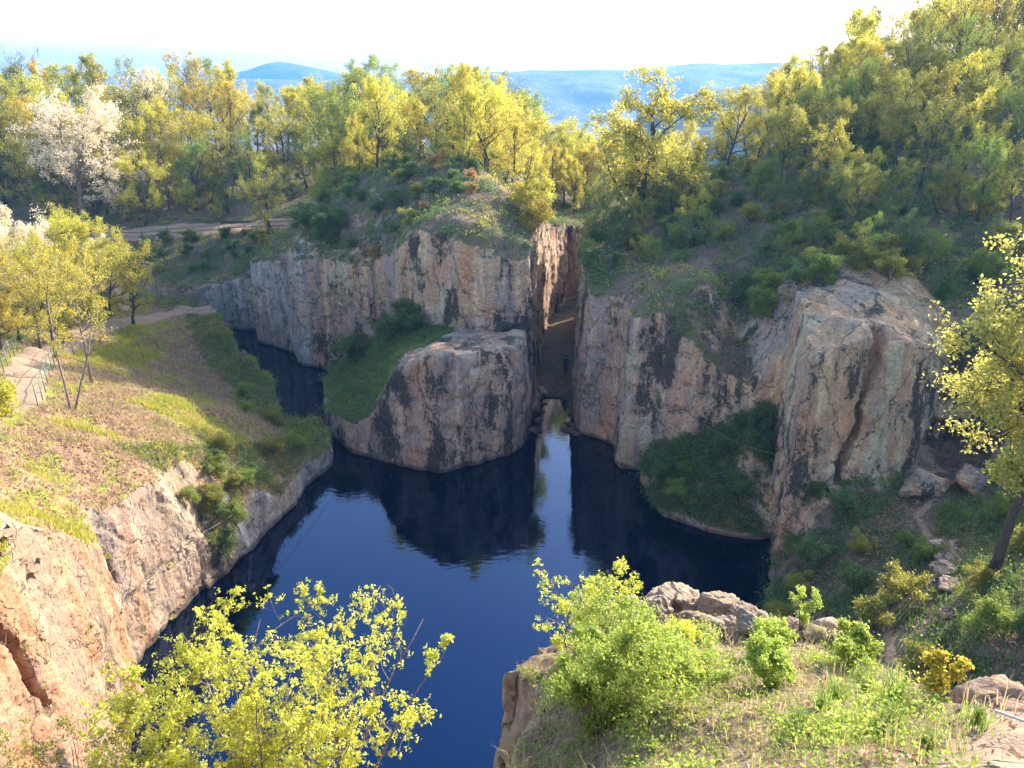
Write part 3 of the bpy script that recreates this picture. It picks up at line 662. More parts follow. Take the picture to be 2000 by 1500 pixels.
forest([(73, 890, 1010, 36, 7.0), (78, 940, 1020, 36, 8.0), (86, 990, 1025, 34, 8.0), (69, 1000, 1030, 30, 4.5)],
       ['yellow', 'yellow', 'gold'], ['slim', 'slim', 'airy', 'oak'], 'along the hill path left of the cleft', 'trees by the cleft')
forest([(97, 1040, 1240, 30, 9.0), (106, 1030, 1340, 34, 10.5), (118, 1040, 1320, 38, 12)], ['yellow', 'yellow', 'green', 'olive'], ['slim', 'multi'], 'low behind the mouth of the cleft', 'trees behind the cleft')
forest([(66, 1170, 1330, 42, 4.2), (61, 1170, 1420, 50, 3.2)], ['olive', 'green', 'dark', 'yellow'], ['multi'], 'above the cliff right of the cleft', 'saplings right of the cleft', 1.0, 'sapling', 'leafy sapling')
forest([(69, 1400, 2060, 52, 6.5), (63, 1480, 2060, 54, 6.0), (57, 1560, 2080, 58, 5.6), (52, 1640, 2080, 66, 4.6)],
       ['olive', 'olive', 'yellow', 'green', 'olive'], ['multi', 'oak', 'airy', 'oak'], 'on the shaded hillside above the right cliffs', 'trees on the shaded right hillside')
forest([(75, 1370, 2080, 52, 7.0), (82, 1400, 2090, 50, 7.6), (90, 1440, 2090, 50, 8.2), (98, 1480, 2100, 54, 8.5)],
       ['gold', 'gold', 'yellow', 'olive', 'olive', 'yellow'], ['oak', 'oak', 'airy', 'slim'], 'along the crest of the right hill', 'trees on the right crest')
forest([(78, 1400, 2090, 60, 4.2), (92, 1420, 2090, 60, 4.5)], ['olive', 'rust', 'green', 'gold'], ['multi'], 'under the trees on the crest of the right hill', 'saplings on the right crest', 1.0, 'sapling', 'understory sapling')
for u, D, hh in ((1052, 84, 6.5), (1072, 91, 7.0), (1098, 93, 7.0), (1122, 89, 7.0), (1140, 94, 8.0)):
    plant('slim', 'tree', xat(u, D, 420), D, hh, 'gold', 'slim deep yellow tree closing the far end of the cleft', 'tree', 'slim trees at the far end of the cleft')
# trees one can tell apart
plant('bigoak', 'oak_tree', xat(1258, 67), 67, 12.6, 'yellow', 'broad yellow oak with thick dark limbs standing right of the cleft', rz=0.6, z=12.3, sx=1.15)
plant('oak', 'oak_tree', xat(1350, 66), 66, 6.0, 'yellow', 'low bright yellow tree just right of the broad dark-limbed oak', z=13.0)
plant('cherry', 'cherry_tree', xat(140, 96), 96, 13.0, 'blossom', 'large white blossoming cherry tree above the left bank', bark='bark_pale', rz=1.0, sx=1.25)
plant('cherry', 'cherry_tree', xat(25, 58, 500), 58, 8.0, 'blossom', 'smaller white blossoming cherry at the left edge among yellow trees', bark='bark_pale')
plant('cherry', 'cherry_tree', xat(190, 70, 520), 70, 6.0, 'blossom', 'pale blossoming cherry beside the green railing of the lower path', bark='bark_pale', rz=2.0)
plant('bush', 'cherry_bush', xat(235, 71.5, 600), 71.5, 1.6, 'blossom', 'small white blossoming bush hanging over the lower railing', 'shrub')
plant('thin', 'forked_tree', -23.6, 37.2, 9.6, 'gold', 'forked young tree with sparse golden leaves on the grassy bank', i=0, rz=0.3, bark='bark_pale')
plant('thin', 'young_tree', xat(157, 45, 650), 45, 9.0, 'gold', 'slender straight young tree behind the forked tree on the bank', i=1, bark='bark_pale')
plant('thin', 'young_tree', xat(85, 50, 600), 50, 8.5, 'yellow', 'slender yellow tree beyond the lower path at left', i=1)
plant('near', 'yellow_tree', xat(150, 62, 520), 62, 8.5, 'yellow', 'dense rounded yellow tree left of the lower path', rz=1.2)
plant('near', 'yellow_tree', xat(-20, 48, 600), 48, 7.0, 'gold', 'golden tree cut by the left edge beside the meadow', rz=2.2)
forest([(66, -60, 200, 48, 7.0), (75, -80, 170, 55, 7.5), (54, -60, 60, 45, 6.5)], ['yellow', 'gold', 'yellow', 'olive'], ['airy', 'multi', 'oak'], 'around the meadow left of the lower path', 'trees round the left meadow')
forest([(56, 1180, 1420, 48, 2.6), (50, 1540, 2040, 44, 3.2), (47, 1700, 2060, 50, 3.0), (72, 1150, 1400, 44, 5.0), (59, 1430, 1640, 50, 3.6)], ['dark', 'green', 'olive', 'dark'], ['multi'], 'on the slope above the right cliffs', 'saplings above the right cliffs', 1.0, 'sapling', 'leafy sapling')
plant('bush', 'yellow_bush', xat(0, 33, 860), 33, 2.4, 'yellow', 'bright yellow bush at the left edge below the lower path', 'shrub', z=9.6)
plant('multi', 'leaning_tree', xat(512, 90.2), 90.2, 8.5, 'olive', 'many-stemmed olive tree leaning beside the upper fence', i=0)
plant('airy', 'bare_tree', xat(285, 112), 112, 14, 'blossom', 'tall pinkish half-bare tree poking above the left wood')
plant('slim', 'birch_tree', xat(902, 71), 71, 8.5, 'yellow', 'slim pale-trunked tree at the bend of the hill path', bark='bark_pale')
plant('maple', 'maple_tree', 20.2, 26.8, 17.6, 'maple', 'tall pale-leaved maple at the right edge in front of the cave', z=5.2, rz=0.8, sx=1.05)
plant('maple', 'maple_tree', 21.3, 24.6, 15.0, 'maple', 'second pale-leaved maple half cut off by the right edge', z=7.0, rz=2.8, sx=1.0)

for u, D, hh, lb in ((395, 119, 14.5, 'half-bare dark tree rising above the left wood'), (690, 105, 13, 'bare-twigged tree among the leafy crowns left of the hill top'), (985, 100, 12, 'sparse dark tree at the right end of the central wood'),
        (1480, 99, 8, 'leafless twiggy tree at the low end of the right crest'), (1690, 88, 10, 'dark-limbed sparse tree standing above the right crest'), (1905, 84, 10.5, 'tall half-bare tree at the top right'), (60, 127, 15, 'thin bare-topped tree at the far left skyline')):
    plant('bare', 'bare_tree', xat(u, D), D, hh, 'olive', lb)
# shrubs on the slopes: each its own thing
def shrubs(spots, mats, region, group, hh, hmin=0.6):
    for u, v, D in spots:
        p = at(u, v, D); m = rr.choice(mats); H = hh * rr.uniform(hmin, 1.25)
        plant('bush', 'shrub', p[0] + rr.uniform(-.4, .4), D + rr.uniform(-.4, .4), H, m, f'{MATW[m]} shrub {region}', 'shrub', f'{group}, {MATW[m]}', sx=1.15, sink=0.1)
shrubs([(640 + 42 * i + rr.uniform(-15, 15), 480 - 22 * j, 64 + 3.2 * j + rr.uniform(-1, 1)) for j in range(4) for i in range(8)], ['olive', 'dark', 'dark', 'rust'], 'on the front of the central hill', 'shrubs on the central hill', 1.2)
shrubs([(240 + 40 * i + rr.uniform(-15, 15), 520 - 20 * j, 83.5 + 3 * j) for j in range(3) for i in range(8)], ['dark', 'dark', 'olive'], 'on the dark bank below the upper path', 'shrubs below the upper path', 1.3)
shrubs([(1160 + 48 * i + rr.uniform(-18, 18), 520 - 22 * j, 56.5 + 3.4 * j + (0 if i < 7 else -4)) for j in range(4) for i in range(13)], ['dark', 'green', 'olive', 'dark'], 'on the slope above the right cliffs', 'shrubs above the right cliffs', 1.3)
shrubs([(600, 520, 70.5), (620, 545, 69.6), (655, 530, 68.5), (640, 560, 68)], ['dark', 'green'], 'on the rock shelf of the central hill', 'shrubs on the rock shelf', 2.2)
shrubs([(740, 660, 60), (790, 640, 59), (770, 690, 57.5), (700, 690, 60), (820, 655, 58), (690, 720, 59)], ['dark', 'dark', 'green'], 'against the wall behind the promontory', 'shrubs behind the promontory', 2.2)
shrubs([(1440, 880, 41.6), (1480, 870, 41.4), (1400, 910, 41.5), (1350, 930, 41.8), (1300, 950, 42.6), (1330, 980, 40.6), (1400, 980, 40.2), (1470, 960, 40), (1280, 930, 43.5), (1440, 1010, 39.2)], ['dark', 'dark', 'green'], 'on the steep waterside bank left of the pillar', 'waterside shrubs', 1.6)
shrubs([(1480, 700, 45.4), (1460, 640, 47.6), (1440, 580, 49.5), (1490, 560, 50.5), (1500, 660, 46.5), (1650, 500, 46.5), (1590, 520, 47.5), (1720, 510, 46), (1790, 560, 45), (1830, 600, 44), (1600, 535, 44.6), (1640, 525, 44.8), (1690, 520, 44.8), (1740, 530, 44.2), (1570, 550, 44.5), (1550, 500, 48), (1620, 470, 49.5), (1700, 470, 49), (1780, 490, 48), (1850, 520, 47), (1900, 560, 45.5), (1950, 520, 47)], ['dark', 'green', 'olive'], 'in the gully behind the pale pillar', 'gully shrubs', 1.5)
shrubs([(1580, 970, 36.4), (1560, 1000, 36), (1640, 990, 35.6), (1600, 1080, 33.2), (1700, 1080, 32.5), (1760, 1060, 32.4), (1800, 1100, 30), (1560, 1130, 31.6), (1650, 1160, 30), (1740, 1180, 27.6), (1900, 1190, 26),
        (1980, 1130, 28), (1980, 1000, 32), (1880, 1290, 23), (1960, 1320, 21.5), (1800, 1330, 22), (1700, 1250, 26), (1540, 1200, 29)], ['dark', 'dark', 'green', 'olive'], 'on the shaded slope below the cave', 'shrubs below the cave', 1.3)
shrubs([(470, 740, 54), (520, 790, 50.5), (530, 830, 49), (480, 830, 49), (440, 950, 38.4), (470, 990, 37.4), (430, 1010, 36), (500, 960, 39.5), (450, 900, 40.5), (540, 900, 44), (580, 890, 46)], ['green', 'olive', 'dark'], 'along the shaded edge of the grassy bank', 'bank edge shrubs', 1.1)

shrubs([(1030, 482, 61.5), (1040, 470, 64.5), (1040, 478, 69), (1050, 480, 72.5), (1058, 500, 77), (1030, 440, 67), (1050, 470, 80)], ['yellow', 'olive', 'gold', 'green'], 'overhanging the left wall of the cleft', 'shrubs over the cleft', 2.3)
shrubs([(420, 930, 37), (440, 970, 36.4), (410, 1000, 35.2), (430, 1040, 34.8), (470, 940, 38), (400, 1040, 34.3), (500, 1000, 38.6), (450, 1020, 36)], ['dark', 'olive', 'green'], 'on the steep spot between the fluted cliff and the low grey wall', 'shrubs beside the fluted cliff', 1.1)
# ------------------------------------------------------------------ ground cover (nobody could count it)
def sample(mask, n, seed, weight=None):
    r = np.random.default_rng(seed); idx = np.nonzero(mask)[0]; w_ = fa[idx] * (1 if weight is None else weight[idx]); w_ = w_ / w_.sum()
    k = r.choice(idx, n, p=w_); a = r.random((n, 1)); b = r.random((n, 1)); q = QV[QF[k]]
    P = (q[:, 0] * (1 - a) + q[:, 1] * a) * (1 - b) + (q[:, 3] * (1 - a) + q[:, 2] * a) * b
    return P, fn[k], r
def blades(P, Nn, r, hgt, n=3, width=0.02, lean=0.6):
    P = np.repeat(P, n, 0) + r.normal(0, hgt * .25, (len(P) * n, 3)) * [1, 1, 0.15]; m = len(P)
    h_ = hgt * r.uniform(0.45, 1.3, m)[:, None]; a = r.uniform(0, 6.28, m); d = np.stack([np.cos(a), np.sin(a), a * 0], 1)
    s = np.stack([-np.sin(a), np.cos(a), a * 0], 1) * width; up = np.array([[0, 0, 1.]]) + 0.3 * np.repeat(Nn, n, 0)
    l = lean * r.uniform(0.2, 1, m)[:, None]
    mid = P + up * h_ * .55 + d * h_ * l * .3; tip = P + up * h_ * .9 + d * h_ * l
    V = np.stack([P - s - up * .03, P + s - up * .03, mid + s * .7, mid - s * .7, tip], 1).reshape(-1, 3); i = np.arange(m)[:, None] * 5
    return V, [i + np.array([[0, 1, 2, 3]]), i + np.array([[3, 2, 4]])]
def clumps(P, r, n, rad, leaf, up=0.5):
    C = np.repeat(P, n, 0); sc = np.repeat(r.uniform(0.5, 1.3, len(P)), n)[:, None] * rad
    o = r.normal(0, 1, C.shape) * [0.6, 0.6, 0.42]; o[:, 2] = np.abs(o[:, 2]) + 0.05
    return leaf_quads(r, C + o * sc, leaf)
def stuff(name, V, F, mat): return tag(mesh_obj(name, V, F, M[mat], None, False), kind='stuff')
patch = fbm(fc[:, 0] / 2.2, fc[:, 1] / 2.2, fc[:, 2] * 0, 4)
fpath = np.minimum(seg_dist(fc[:, 0], fc[:, 1], LOWER_PATH) - 1.4, seg_dist(fc[:, 0], fc[:, 1], RIM_PATH) - 1.0)
flat = fn[:, 2] > 0.5
bank = (lab == 8) & flat & (fpath > 0)
P, Nn, r = sample(bank, 38000, 1, np.clip(patch + 0.05, 0.02, 1) ** 1.5); stuff('grass', *blades(P, Nn, r, 0.24, 3, 0.018), 'grass')
P, Nn, r = sample(bank, 24000, 2, np.clip(0.25 - patch, 0.03, 1)); stuff('dry_grass', *blades(P, Nn, r, 0.26, 3, 0.014, 1.0), 'drygrass')
P, Nn, r = sample(bank, 46000, 3, np.clip(0.35 - patch, 0.05, 1)); stuff('leaf_litter', *leaf_quads(r, P + Nn * 0.04, 0.13, 0.4, 0.7, 0.5), 'litter')
P, Nn, r = sample(bank, 1100, 4, np.clip(patch, 0.01, 1) ** 2); stuff('ground_cover', *clumps(P, r, 26, 0.30, 0.09), 'green')
hs = (lab == 0) & flat & (fc[:, 1] < 97) & (seg_dist(fc[:, 0], fc[:, 1], UPPER_PATH) > 1.8)
P, Nn, r = sample(hs, 15000, 5); stuff('dry_grass', *blades(P, Nn, r, 0.26, 3, 0.018, 1.1), 'darkstraw')
P, Nn, r = sample(hs, 4200, 6, np.clip(patch + .2, 0.05, 1)); stuff('undergrowth', *clumps(P, r, 26, 0.55, 0.17), 'dark')
P, Nn, r = sample(hs, 1500, 7, np.clip(.3 - patch, 0.05, 1)); stuff('undergrowth', *clumps(P, r, 22, 0.5, 0.16), 'olive')
tl = (lab == 9) & flat & (fc[:, 2] > 0.15) & ~((fc[:, 0] > 22.5) & (fc[:, 0] < 29.5) & (fc[:, 1] > 36.6))
tp = seg_dist(fc[:, 0], fc[:, 1], TALUS_PATH) > 0.6
P, Nn, r = sample(tl & tp, 4600, 8, np.clip(patch + .25, 0.02, 1)); stuff('undergrowth', *clumps(P, r, 30, 0.42, 0.12), 'dark')
P, Nn, r = sample(tl & tp, 1700, 9, np.clip(patch + .1, 0.02, 1)); stuff('undergrowth', *clumps(P, r, 26, 0.36, 0.11), 'green')
t1 = tl & (sd['talus'] < 0.3)
P, Nn, r = sample(t1, 900, 18); stuff('undergrowth', *clumps(P, r, 34, 0.5, 0.13), 'dark')
P, Nn, r = sample(tl, 16000, 10, np.clip(.4 - patch, 0.03, 1)); stuff('leaf_litter', *leaf_quads(r, P + Nn * 0.05, 0.13, 0.4, 0.7, 0.5), 'litter')
P, Nn, r = sample(tl & tp, 14000, 11); stuff('grass', *blades(P, Nn, r, 0.28, 3, 0.02, 0.8), 'dark')
bk = (lab == 7) & flat & (bare[QF[:, 0]] < 0.3)
P, Nn, r = sample(bk, 6000, 12); stuff('grass', *blades(P, Nn, r, 0.20, 3, 0.018, 1.0), 'dark')
P, Nn, r = sample(bk, 500, 19); stuff('undergrowth', *clumps(P, r, 26, 0.30, 0.10), 'green')
P, Nn, r = sample(bk, 420, 13); stuff('undergrowth', *clumps(P, r, 30, 0.40, 0.13), 'dark')
be = (lab == 8) & (fpath > 0) & ((sd['left'] > -3.2) & (fc[:, 1] > 33.4))
P, Nn, r = sample(be, 2300, 14); stuff('undergrowth', *clumps(P, r, 28, 0.36, 0.10), 'dark')
P, Nn, r = sample(be, 1100, 15); stuff('undergrowth', *clumps(P, r, 26, 0.34, 0.10), 'olive')
tops = ((lab == 3) | (lab == 1) | (lab == 2)) & (fn[:, 2] > 0.25) & (fc[:, 2] > 2.5) & (fc[:, 0] < 22)
P, Nn, r = sample(tops, 700, 16); stuff('undergrowth', *clumps(P, r, 24, 0.34, 0.13), 'dark')

# ------------------------------------------------------------------ the rock ledge in the foreground
LEDGE = [(-0.1,0.4),(0.0,3),(0.08,5.2),(0.12,6.3),(0.4,7.0),(1.1,7.5),(1.7,8.1),(2.6,8.0),(3.0,7.3),(3.35,6.5),(3.35,5.2),(3.0,4.2),(2.72,3.5),(3.4,3.0),(5.2,2.6),(5.2,0.4)]
H_ledge = rbf([(1.9,2.26,22.5),(1.87,3,21.8),(1.9,5,20.5),(2,7.1,19.25),(.22,6.5,19.1),(0.2,4,20.3),(0.1,2,21.7),(3.1,6.6,19.35),(3.1,5.3,20.2),(2.5,3.2,21.75),(3.5,2.7,22.1),
               (2.15,7.8,18.9),(0.9,7,19.1),(0,.4,23.2),(5,.4,23.2),(1.0,5.6,20.0),(2.6,6.0,19.9),(1.0,4.0,21.0),(5,2.5,22.2)])
hl = 0.05
lx = np.arange(-0.9, 5.2, hl, dtype=np.float32); ly = np.arange(0.6, 8.9, hl, dtype=np.float32); lz = np.arange(14.5, 23.6, hl, dtype=np.float32)
ax_, ay_ = np.meshgrid(lx, ly, indexing='ij')
d = poly_sdf(ax_, ay_, LEDGE).astype(np.float32) + 0.16 * fbm(ax_ / 0.9, ay_ / 0.9, ax_ * 0, 3)
top = H_ledge(ax_, ay_).astype(np.float32) + 0.07 * fbm(ax_ / 0.5, ay_ / 0.5, ax_ * 0 + 9, 3)
rocky = sstep(5.3, 6.4, ay_ + 0.25 * (ax_ - 2)) * sstep(0.8, 1.5, ax_)
top = top + rocky * (np.floor(3.2 * np.abs(fbm(ax_ / 0.6, ay_ / 0.6, ax_ * 0 + 2, 3))) * 0.11 - 0.06)
LF = np.maximum(d[:, :, None] + 0.07 * (lz[None, None] - 19.0), lz[None, None] - top[:, :, None])
B = np.nonzero(np.abs(LF) < 0.35); bx, by, bz = lx[B[0]], ly[B[1]], lz[B[2]]
ww = np.clip(np.maximum(np.exp(-(d[B[0], B[1]] / 0.35) ** 2), rocky[B[0], B[1]] * .8), 0.12, 1)
LF[B] += ww * (0.10 * fbm(bx / .5, by / .5, bz / 1.2, 3) + 0.045 * fbm(bx / .16, by / .16, bz / .5, 2) + 0.09 * np.clip(0.14 - np.abs(fbm(bx / .6 + 9, by / .6, bz / .5, 2)), 0, 1) / 0.14)
LV, LQ = surface_nets(LF, (lx[0], ly[0], lz[0]), hl); del LF
lpath = 1 - sstep(-0.3, 0.35, -(LV[:, 0] - 2.1) + 0.9 * np.clip(LV[:, 1] - 2.7, -1, 2))
lbare = sstep(4.9, 6.4, LV[:, 1]) * sstep(0.7, 1.4, LV[:, 0]) * 0.75
tag(mesh_obj('rock_ledge', LV, [LQ], M['ledge'], None, True, {'path': lpath, 'bare': lbare}, (1.6, 4.5, 20)), 'sunlit rock ledge overgrown with bushes and grass, jutting over the pool in front', 'rock ledge')
lc = LV[LQ].mean(1); ln = np.cross(LV[LQ[:, 2]] - LV[LQ[:, 0]], LV[LQ[:, 3]] - LV[LQ[:, 1]]); la = np.linalg.norm(ln, axis=1); ln = ln / (la[:, None] + 1e-9)
def lsample(mask, n, seed, weight=None):
    r = np.random.default_rng(seed); idx = np.nonzero(mask & (ln[:, 2] > 0.55))[0]; w_ = la[idx] * (1 if weight is None else weight[idx]); k = r.choice(idx, n, p=w_ / w_.sum())
    return lc[k] + r.normal(0, .02, (n, 3)) * [1, 1, 0], ln[k], r
def lground(x, y):
    m = (np.abs(lc[:, 0] - x) < 0.08) & (np.abs(lc[:, 1] - y) < 0.08); return float(lc[m, 2].max()) if m.any() else float(H_ledge(x, y))
lp_ = fbm(lc[:, 0] / .45, lc[:, 1] / .45, lc[:, 2] * 0, 3); dirt = lc[:, 0] > 2.2 + 0.9 * np.clip(lc[:, 1] - 2.6, -1, 2)
soft = (lc[:, 1] < 6.1) & ~dirt
P, Nn, r = lsample(soft, 3600, 20, np.clip(lp_ + .2, .02, 1)); stuff('grass', *blades(P, Nn, r, 0.045, 3, 0.0028, 1.2), 'tuft')
P, Nn, r = lsample(soft, 700, 21, np.clip(.3 - lp_, .02, 1)); stuff('dry_grass', *blades(P, Nn, r, 0.12, 3, 0.003, 1.3), 'drygrass')
P, Nn, r = lsample(lc[:, 1] < 6.6, 4200, 22, np.clip(.4 - lp_, .05, 1)); stuff('leaf_litter', *leaf_quads(r, P + Nn * .012, 0.032, 0.5, 0.6, 0.6), 'litter')
P, Nn, r = lsample(soft, 520, 23, np.clip(lp_ + .1, .01, 1) ** 2); stuff('ground_cover', *clumps(P, r, 34, 0.10, 0.026), 'ledgeleaf')
P, Nn, r = lsample(soft & (lc[:, 0] < 1.9), 520, 24); stuff('ground_cover', *clumps(P, r, 30, 0.09, 0.024), 'green')
# shrubs on the ledge and the two big ones rising from the rim below it
def near_shrub(name, label, seed, loc, H, mat, bark='twig', **k):
    a = dict(tr=.02 * H, base=.03, spread=.46, limbs=18, sub=6, twigs=5, lpt=12, leaf=.03, sigma=.018, stems=6, wob=.16, upw=.05, thin=1.0, cluster=6); a.update(k)
    tm, cm = grow(seed, H, **a)
    o = bpy.data.objects.new(name, None); COL.objects.link(o); o.location = loc
    for nm, me, m in (('stems', tm, bark), ('leaves', cm, mat)):
        c = bpy.data.objects.new(nm, me); COL.objects.link(c); c.parent = o; c.material_slots[0].link = 'OBJECT'; c.material_slots[0].material = M[m]
    return tag(o, label, 'shrub')
near_shrub('lime_shrub', 'lime-leaved dense shrub at the bottom left in front of the water', 101, (-3.75, 7.2, 15.3), 3.9, 'lime', tr=.05, limbs=38, sub=7, twigs=6, lpt=19, leaf=.046, leaf_var=.6, sigma=.024, stems=8, spread=.36, base=.25, cluster=7, thin=.7)
near_shrub('lime_shrub', 'airy lime-leaved shrub with bare grey twigs, left of the blue water', 102, (-2.4, 7.3, 15.3), 3.85, 'lime', tr=.045, limbs=40, sub=8, twigs=5, lpt=16, leaf=.045, leaf_var=.6, sigma=.024, stems=9, spread=.34, base=.3, cluster=7, thin=.8, open_=.25)
near_shrub('yellow_shrub', 'low yellow shrub in the bottom left corner below the orange rock', 103, (-5.4, 6.9, 15.6), 2.3, 'olive', tr=.035, limbs=20, lpt=10, leaf=.045, sigma=.03, cluster=5, open_=.2)
near_shrub('bare_shrub', 'half-bare twiggy shrub between the orange rock and the lime shrub', 104, (-4.7, 7.3, 15.2), 3.6, 'lime', tr=.03, limbs=12, lpt=3, leaf=.04, sigma=.03, cluster=3, open_=.55, stems=4, spread=.3, thin=1.0)
for q, (nm, lb, x, y, H, mt, kw) in enumerate([
    ('yellow_shrub', 'yellow-leaved shrub leaning over the left edge of the ledge', 0.62, 6.4, 1.25, 'lime', dict(leaf=.032, spread=.46, open_=.2)),
    ('green_shrub', 'fine-leaved bright green shrub covering the left of the ledge', 0.85, 5.6, 0.95, 'ledgeleaf', dict(leaf=.024, limbs=24, spread=.42, open_=.15)),
    ('green_shrub', 'deep green broad bush at the very front of the ledge', 0.85, 4.75, 0.5, 'ledgeleaf', dict(leaf=.026, limbs=24, spread=.7)),
    ('green_shrub', 'tall shoots of a green shrub beside the rear rocks of the ledge', 2.8, 6.0, 0.62, 'ledgeleaf', dict(leaf=.028, limbs=10, sub=3, twigs=3, lpt=9, spread=.16, stems=5, upw=.12)),
    ('green_shrub', 'low bright green shrub in the middle of the ledge', 2.2, 5.2, 0.34, 'ledgeleaf', dict(leaf=.026, spread=.6, limbs=20)),
    ('green_shrub', 'low spreading green bush near the right rim of the ledge', 2.75, 4.9, 0.32, 'ledgeleaf', dict(leaf=.028, spread=.6, limbs=20)),
    ('golden_shrub', 'small golden sapling on the right rim beside the dirt path', 2.52, 3.5, 0.32, 'gold', dict(leaf=.026, limbs=7, spread=.24, stems=3, lpt=8)),
    ('green_shrub', 'green bush of upright twigs at the right rear of the ledge', 3.05, 5.5, 0.3, 'ledgeleaf', dict(leaf=.026, spread=.45, limbs=16)),
    ('green_shrub', 'broad leafy bush between the stones and the front grass', 1.9, 4.45, 0.28, 'ledgeleaf', dict(leaf=.026, spread=.75, limbs=22)),
    ('green_shrub', 'dark green bush hanging over the left wall of the ledge', 0.6, 5.0, 0.5, 'ledgeleaf', dict(leaf=.028, spread=.65, limbs=22)),
    ('green_shrub', 'small green bush at the front centre of the ledge', 1.35, 4.55, 0.45, 'ledgeleaf', dict(leaf=.024, spread=.6)),
    ('green_shrub', 'little yellow-green bush among stones of the ledge', 1.55, 5.7, 0.3, 'lime', dict(leaf=.020, spread=.5, limbs=9)),
    ('green_shrub', 'wide deep green bush in the bottom centre of the ledge', 0.9, 4.3, 0.55, 'ledgeleaf', dict(leaf=.028, spread=.8, limbs=26)),
    ('green_shrub', 'shaded green bush at the lower left corner of the ledge', 0.6, 4.4, 0.42, 'green', dict(leaf=.030, spread=.75, limbs=24)),
    ('green_shrub', 'leafy bush below the tall fine-leaved shrub of the ledge', 1.15, 5.15, 0.45, 'ledgeleaf', dict(leaf=.026, spread=.75, limbs=24))]):
    near_shrub(nm, lb, 110 + q, (x, y, lground(x, y) - .02), H, mt, **kw)
def tuft(x, y, H, n, label):
    H *= .42; r = np.random.default_rng(int(x * 991 + y * 77)); z = lground(x, y); P = np.array([[x, y, z]]) + r.normal(0, H * .16, (n, 3)) * [2.2, 2.2, 0]
    V, Fq = blades(P, np.tile([[0, 0, 1.]], (n, 1)), r, H, 1, 0.004, 1.2)
    tag(mesh_obj('grass_tuft', V, Fq, M['tuft'], None, False, None, (x, y, z)), label, 'grass tuft', 'grass tufts on the ledge')
for x, y, H in ((2.05, 3.15, .2), (2.3, 3.55, .2), (2.15, 3.9, .22), (2.45, 4.1, .2), (1.9, 3.6, .18), (2.6, 4.45, .2), (1.62, 3.3, .16), (2.32, 2.9, .13), (1.4, 5.1, .18), (2.0, 2.75, .1)):
    tuft(x, y, H, 90, 'bright green grass tuft growing on the front rock ledge')

# near rim below the viewpoint: slope and cliff that carry the big lime shrubs
xr, yr = np.meshgrid(np.arange(-13.5, 0.3, .25), np.concatenate([np.arange(-3, 8.0, .25), [8.2, 8.4, 8.6]]), indexing='ij')
zr = np.where(yr < 0.5, 23.3, 23.3 - 1.12 * (yr - 0.5)) + .1 * fbm(xr, yr, xr * 0, 3); zr = np.where(yr > 8.05, -1 - 0 * yr, zr)
zr[:, -3] = 10
V = np.stack([xr, yr, zr], -1).reshape(-1, 3); nx, ny = xr.shape; i, j = np.meshgrid(np.arange(nx - 1), np.arange(ny - 1), indexing='ij')
q = np.stack([i * ny + j, (i + 1) * ny + j, (i + 1) * ny + j + 1, i * ny + j + 1], -1).reshape(-1, 4)
tag(mesh_obj('rim_ground', V, q, M['ledge'], None, True, {'path': np.zeros(len(V)), 'bare': np.zeros(len(V))}), kind='structure')

# ------------------------------------------------------------------ boulders
def boulder(name, loc, size, seed, mat, label, rz=0.0, cuts=16, group=None):
    r = np.random.default_rng(seed); n = 96; th = np.linspace(0, math.pi, n // 2); ph = np.linspace(0, 2 * math.pi, n, endpoint=False)
    T, Ph = np.meshgrid(th, ph, indexing='ij'); D = np.stack([np.sin(T) * np.cos(Ph), np.sin(T) * np.sin(Ph), np.cos(T)], -1)
    K = r.normal(size=(cuts, 3)); K /= np.linalg.norm(K, axis=1)[:, None]; off = r.uniform(0.62, 1.0, cuts)
    dots = D @ K.T; rad = np.min(np.where(dots > 0.05, off / np.maximum(dots, .05), 9), -1); rad = np.minimum(rad, 1.25); rad = np.round(rad * 9) / 9 * .35 + rad * .65
    rad = rad + 0.10 * fbm(D[..., 0] * 2.6 + seed, D[..., 1] * 2.6, D[..., 2] * 5, 5, .6) - 0.10 * np.clip(.13 - np.abs(fbm(D[..., 0] * 1.8 + 3 * seed, D[..., 1] * 1.8, D[..., 2] * 1.8, 2)), 0, 1) / .13
    V = (D * rad[..., None] * np.array(size)); c, s_ = math.cos(rz), math.sin(rz); V = V @ np.array([[c, s_, 0], [-s_, c, 0], [0, 0, 1]])
    a, b = T.shape; i, j = np.meshgrid(np.arange(a - 1), np.arange(b), indexing='ij'); k = (j + 1) % b
    q = np.stack([i * b + j, (i + 1) * b + j, (i + 1) * b + k, i * b + k], -1).reshape(-1, 4)
    nv = a * b; o = link(name, mesh_data(name, V.reshape(-1, 3), [q], [mat], True, {'bare': np.ones(nv), 'path': np.zeros(nv)}), None, loc)
    return tag(o, label, 'boulder', group)
def gnd(u, v, z): p = on(u, v, z); return p
boulder('boulder', (1.95, 7.3, 19.25), (0.46, .36, .30), 1, M['ledge'], 'largest pale jointed boulder at the tip of the front ledge', .3)
boulder('boulder', (2.85, 7.05, 19.15), (0.34, .30, .24), 2, M['ledge'], 'rounded boulder right of the notch at the ledge tip', .8)
boulder('boulder', (2.05, 6.35, 19.75), (0.20, .17, .14), 3, M['ledge'], 'small grey stone behind the orange moss on the ledge', .8)
boulder('boulder', (2.4, 6.5, 19.6), (0.22, .18, .13), 4, M['ledge'], 'wedge of grey rock between the two ledge boulders', 2.0)
boulder('boulder', (3.15, 5.75, 19.9), (0.24, .20, .18), 5, M['ledge'], 'mossy stone on the right rim of the ledge', 1.0)
boulder('boulder', (1.45, 6.4, 19.6), (0.20, .16, .13), 6, M['ledge'], 'half-buried stone beside the yellow ledge shrub', 1.5)
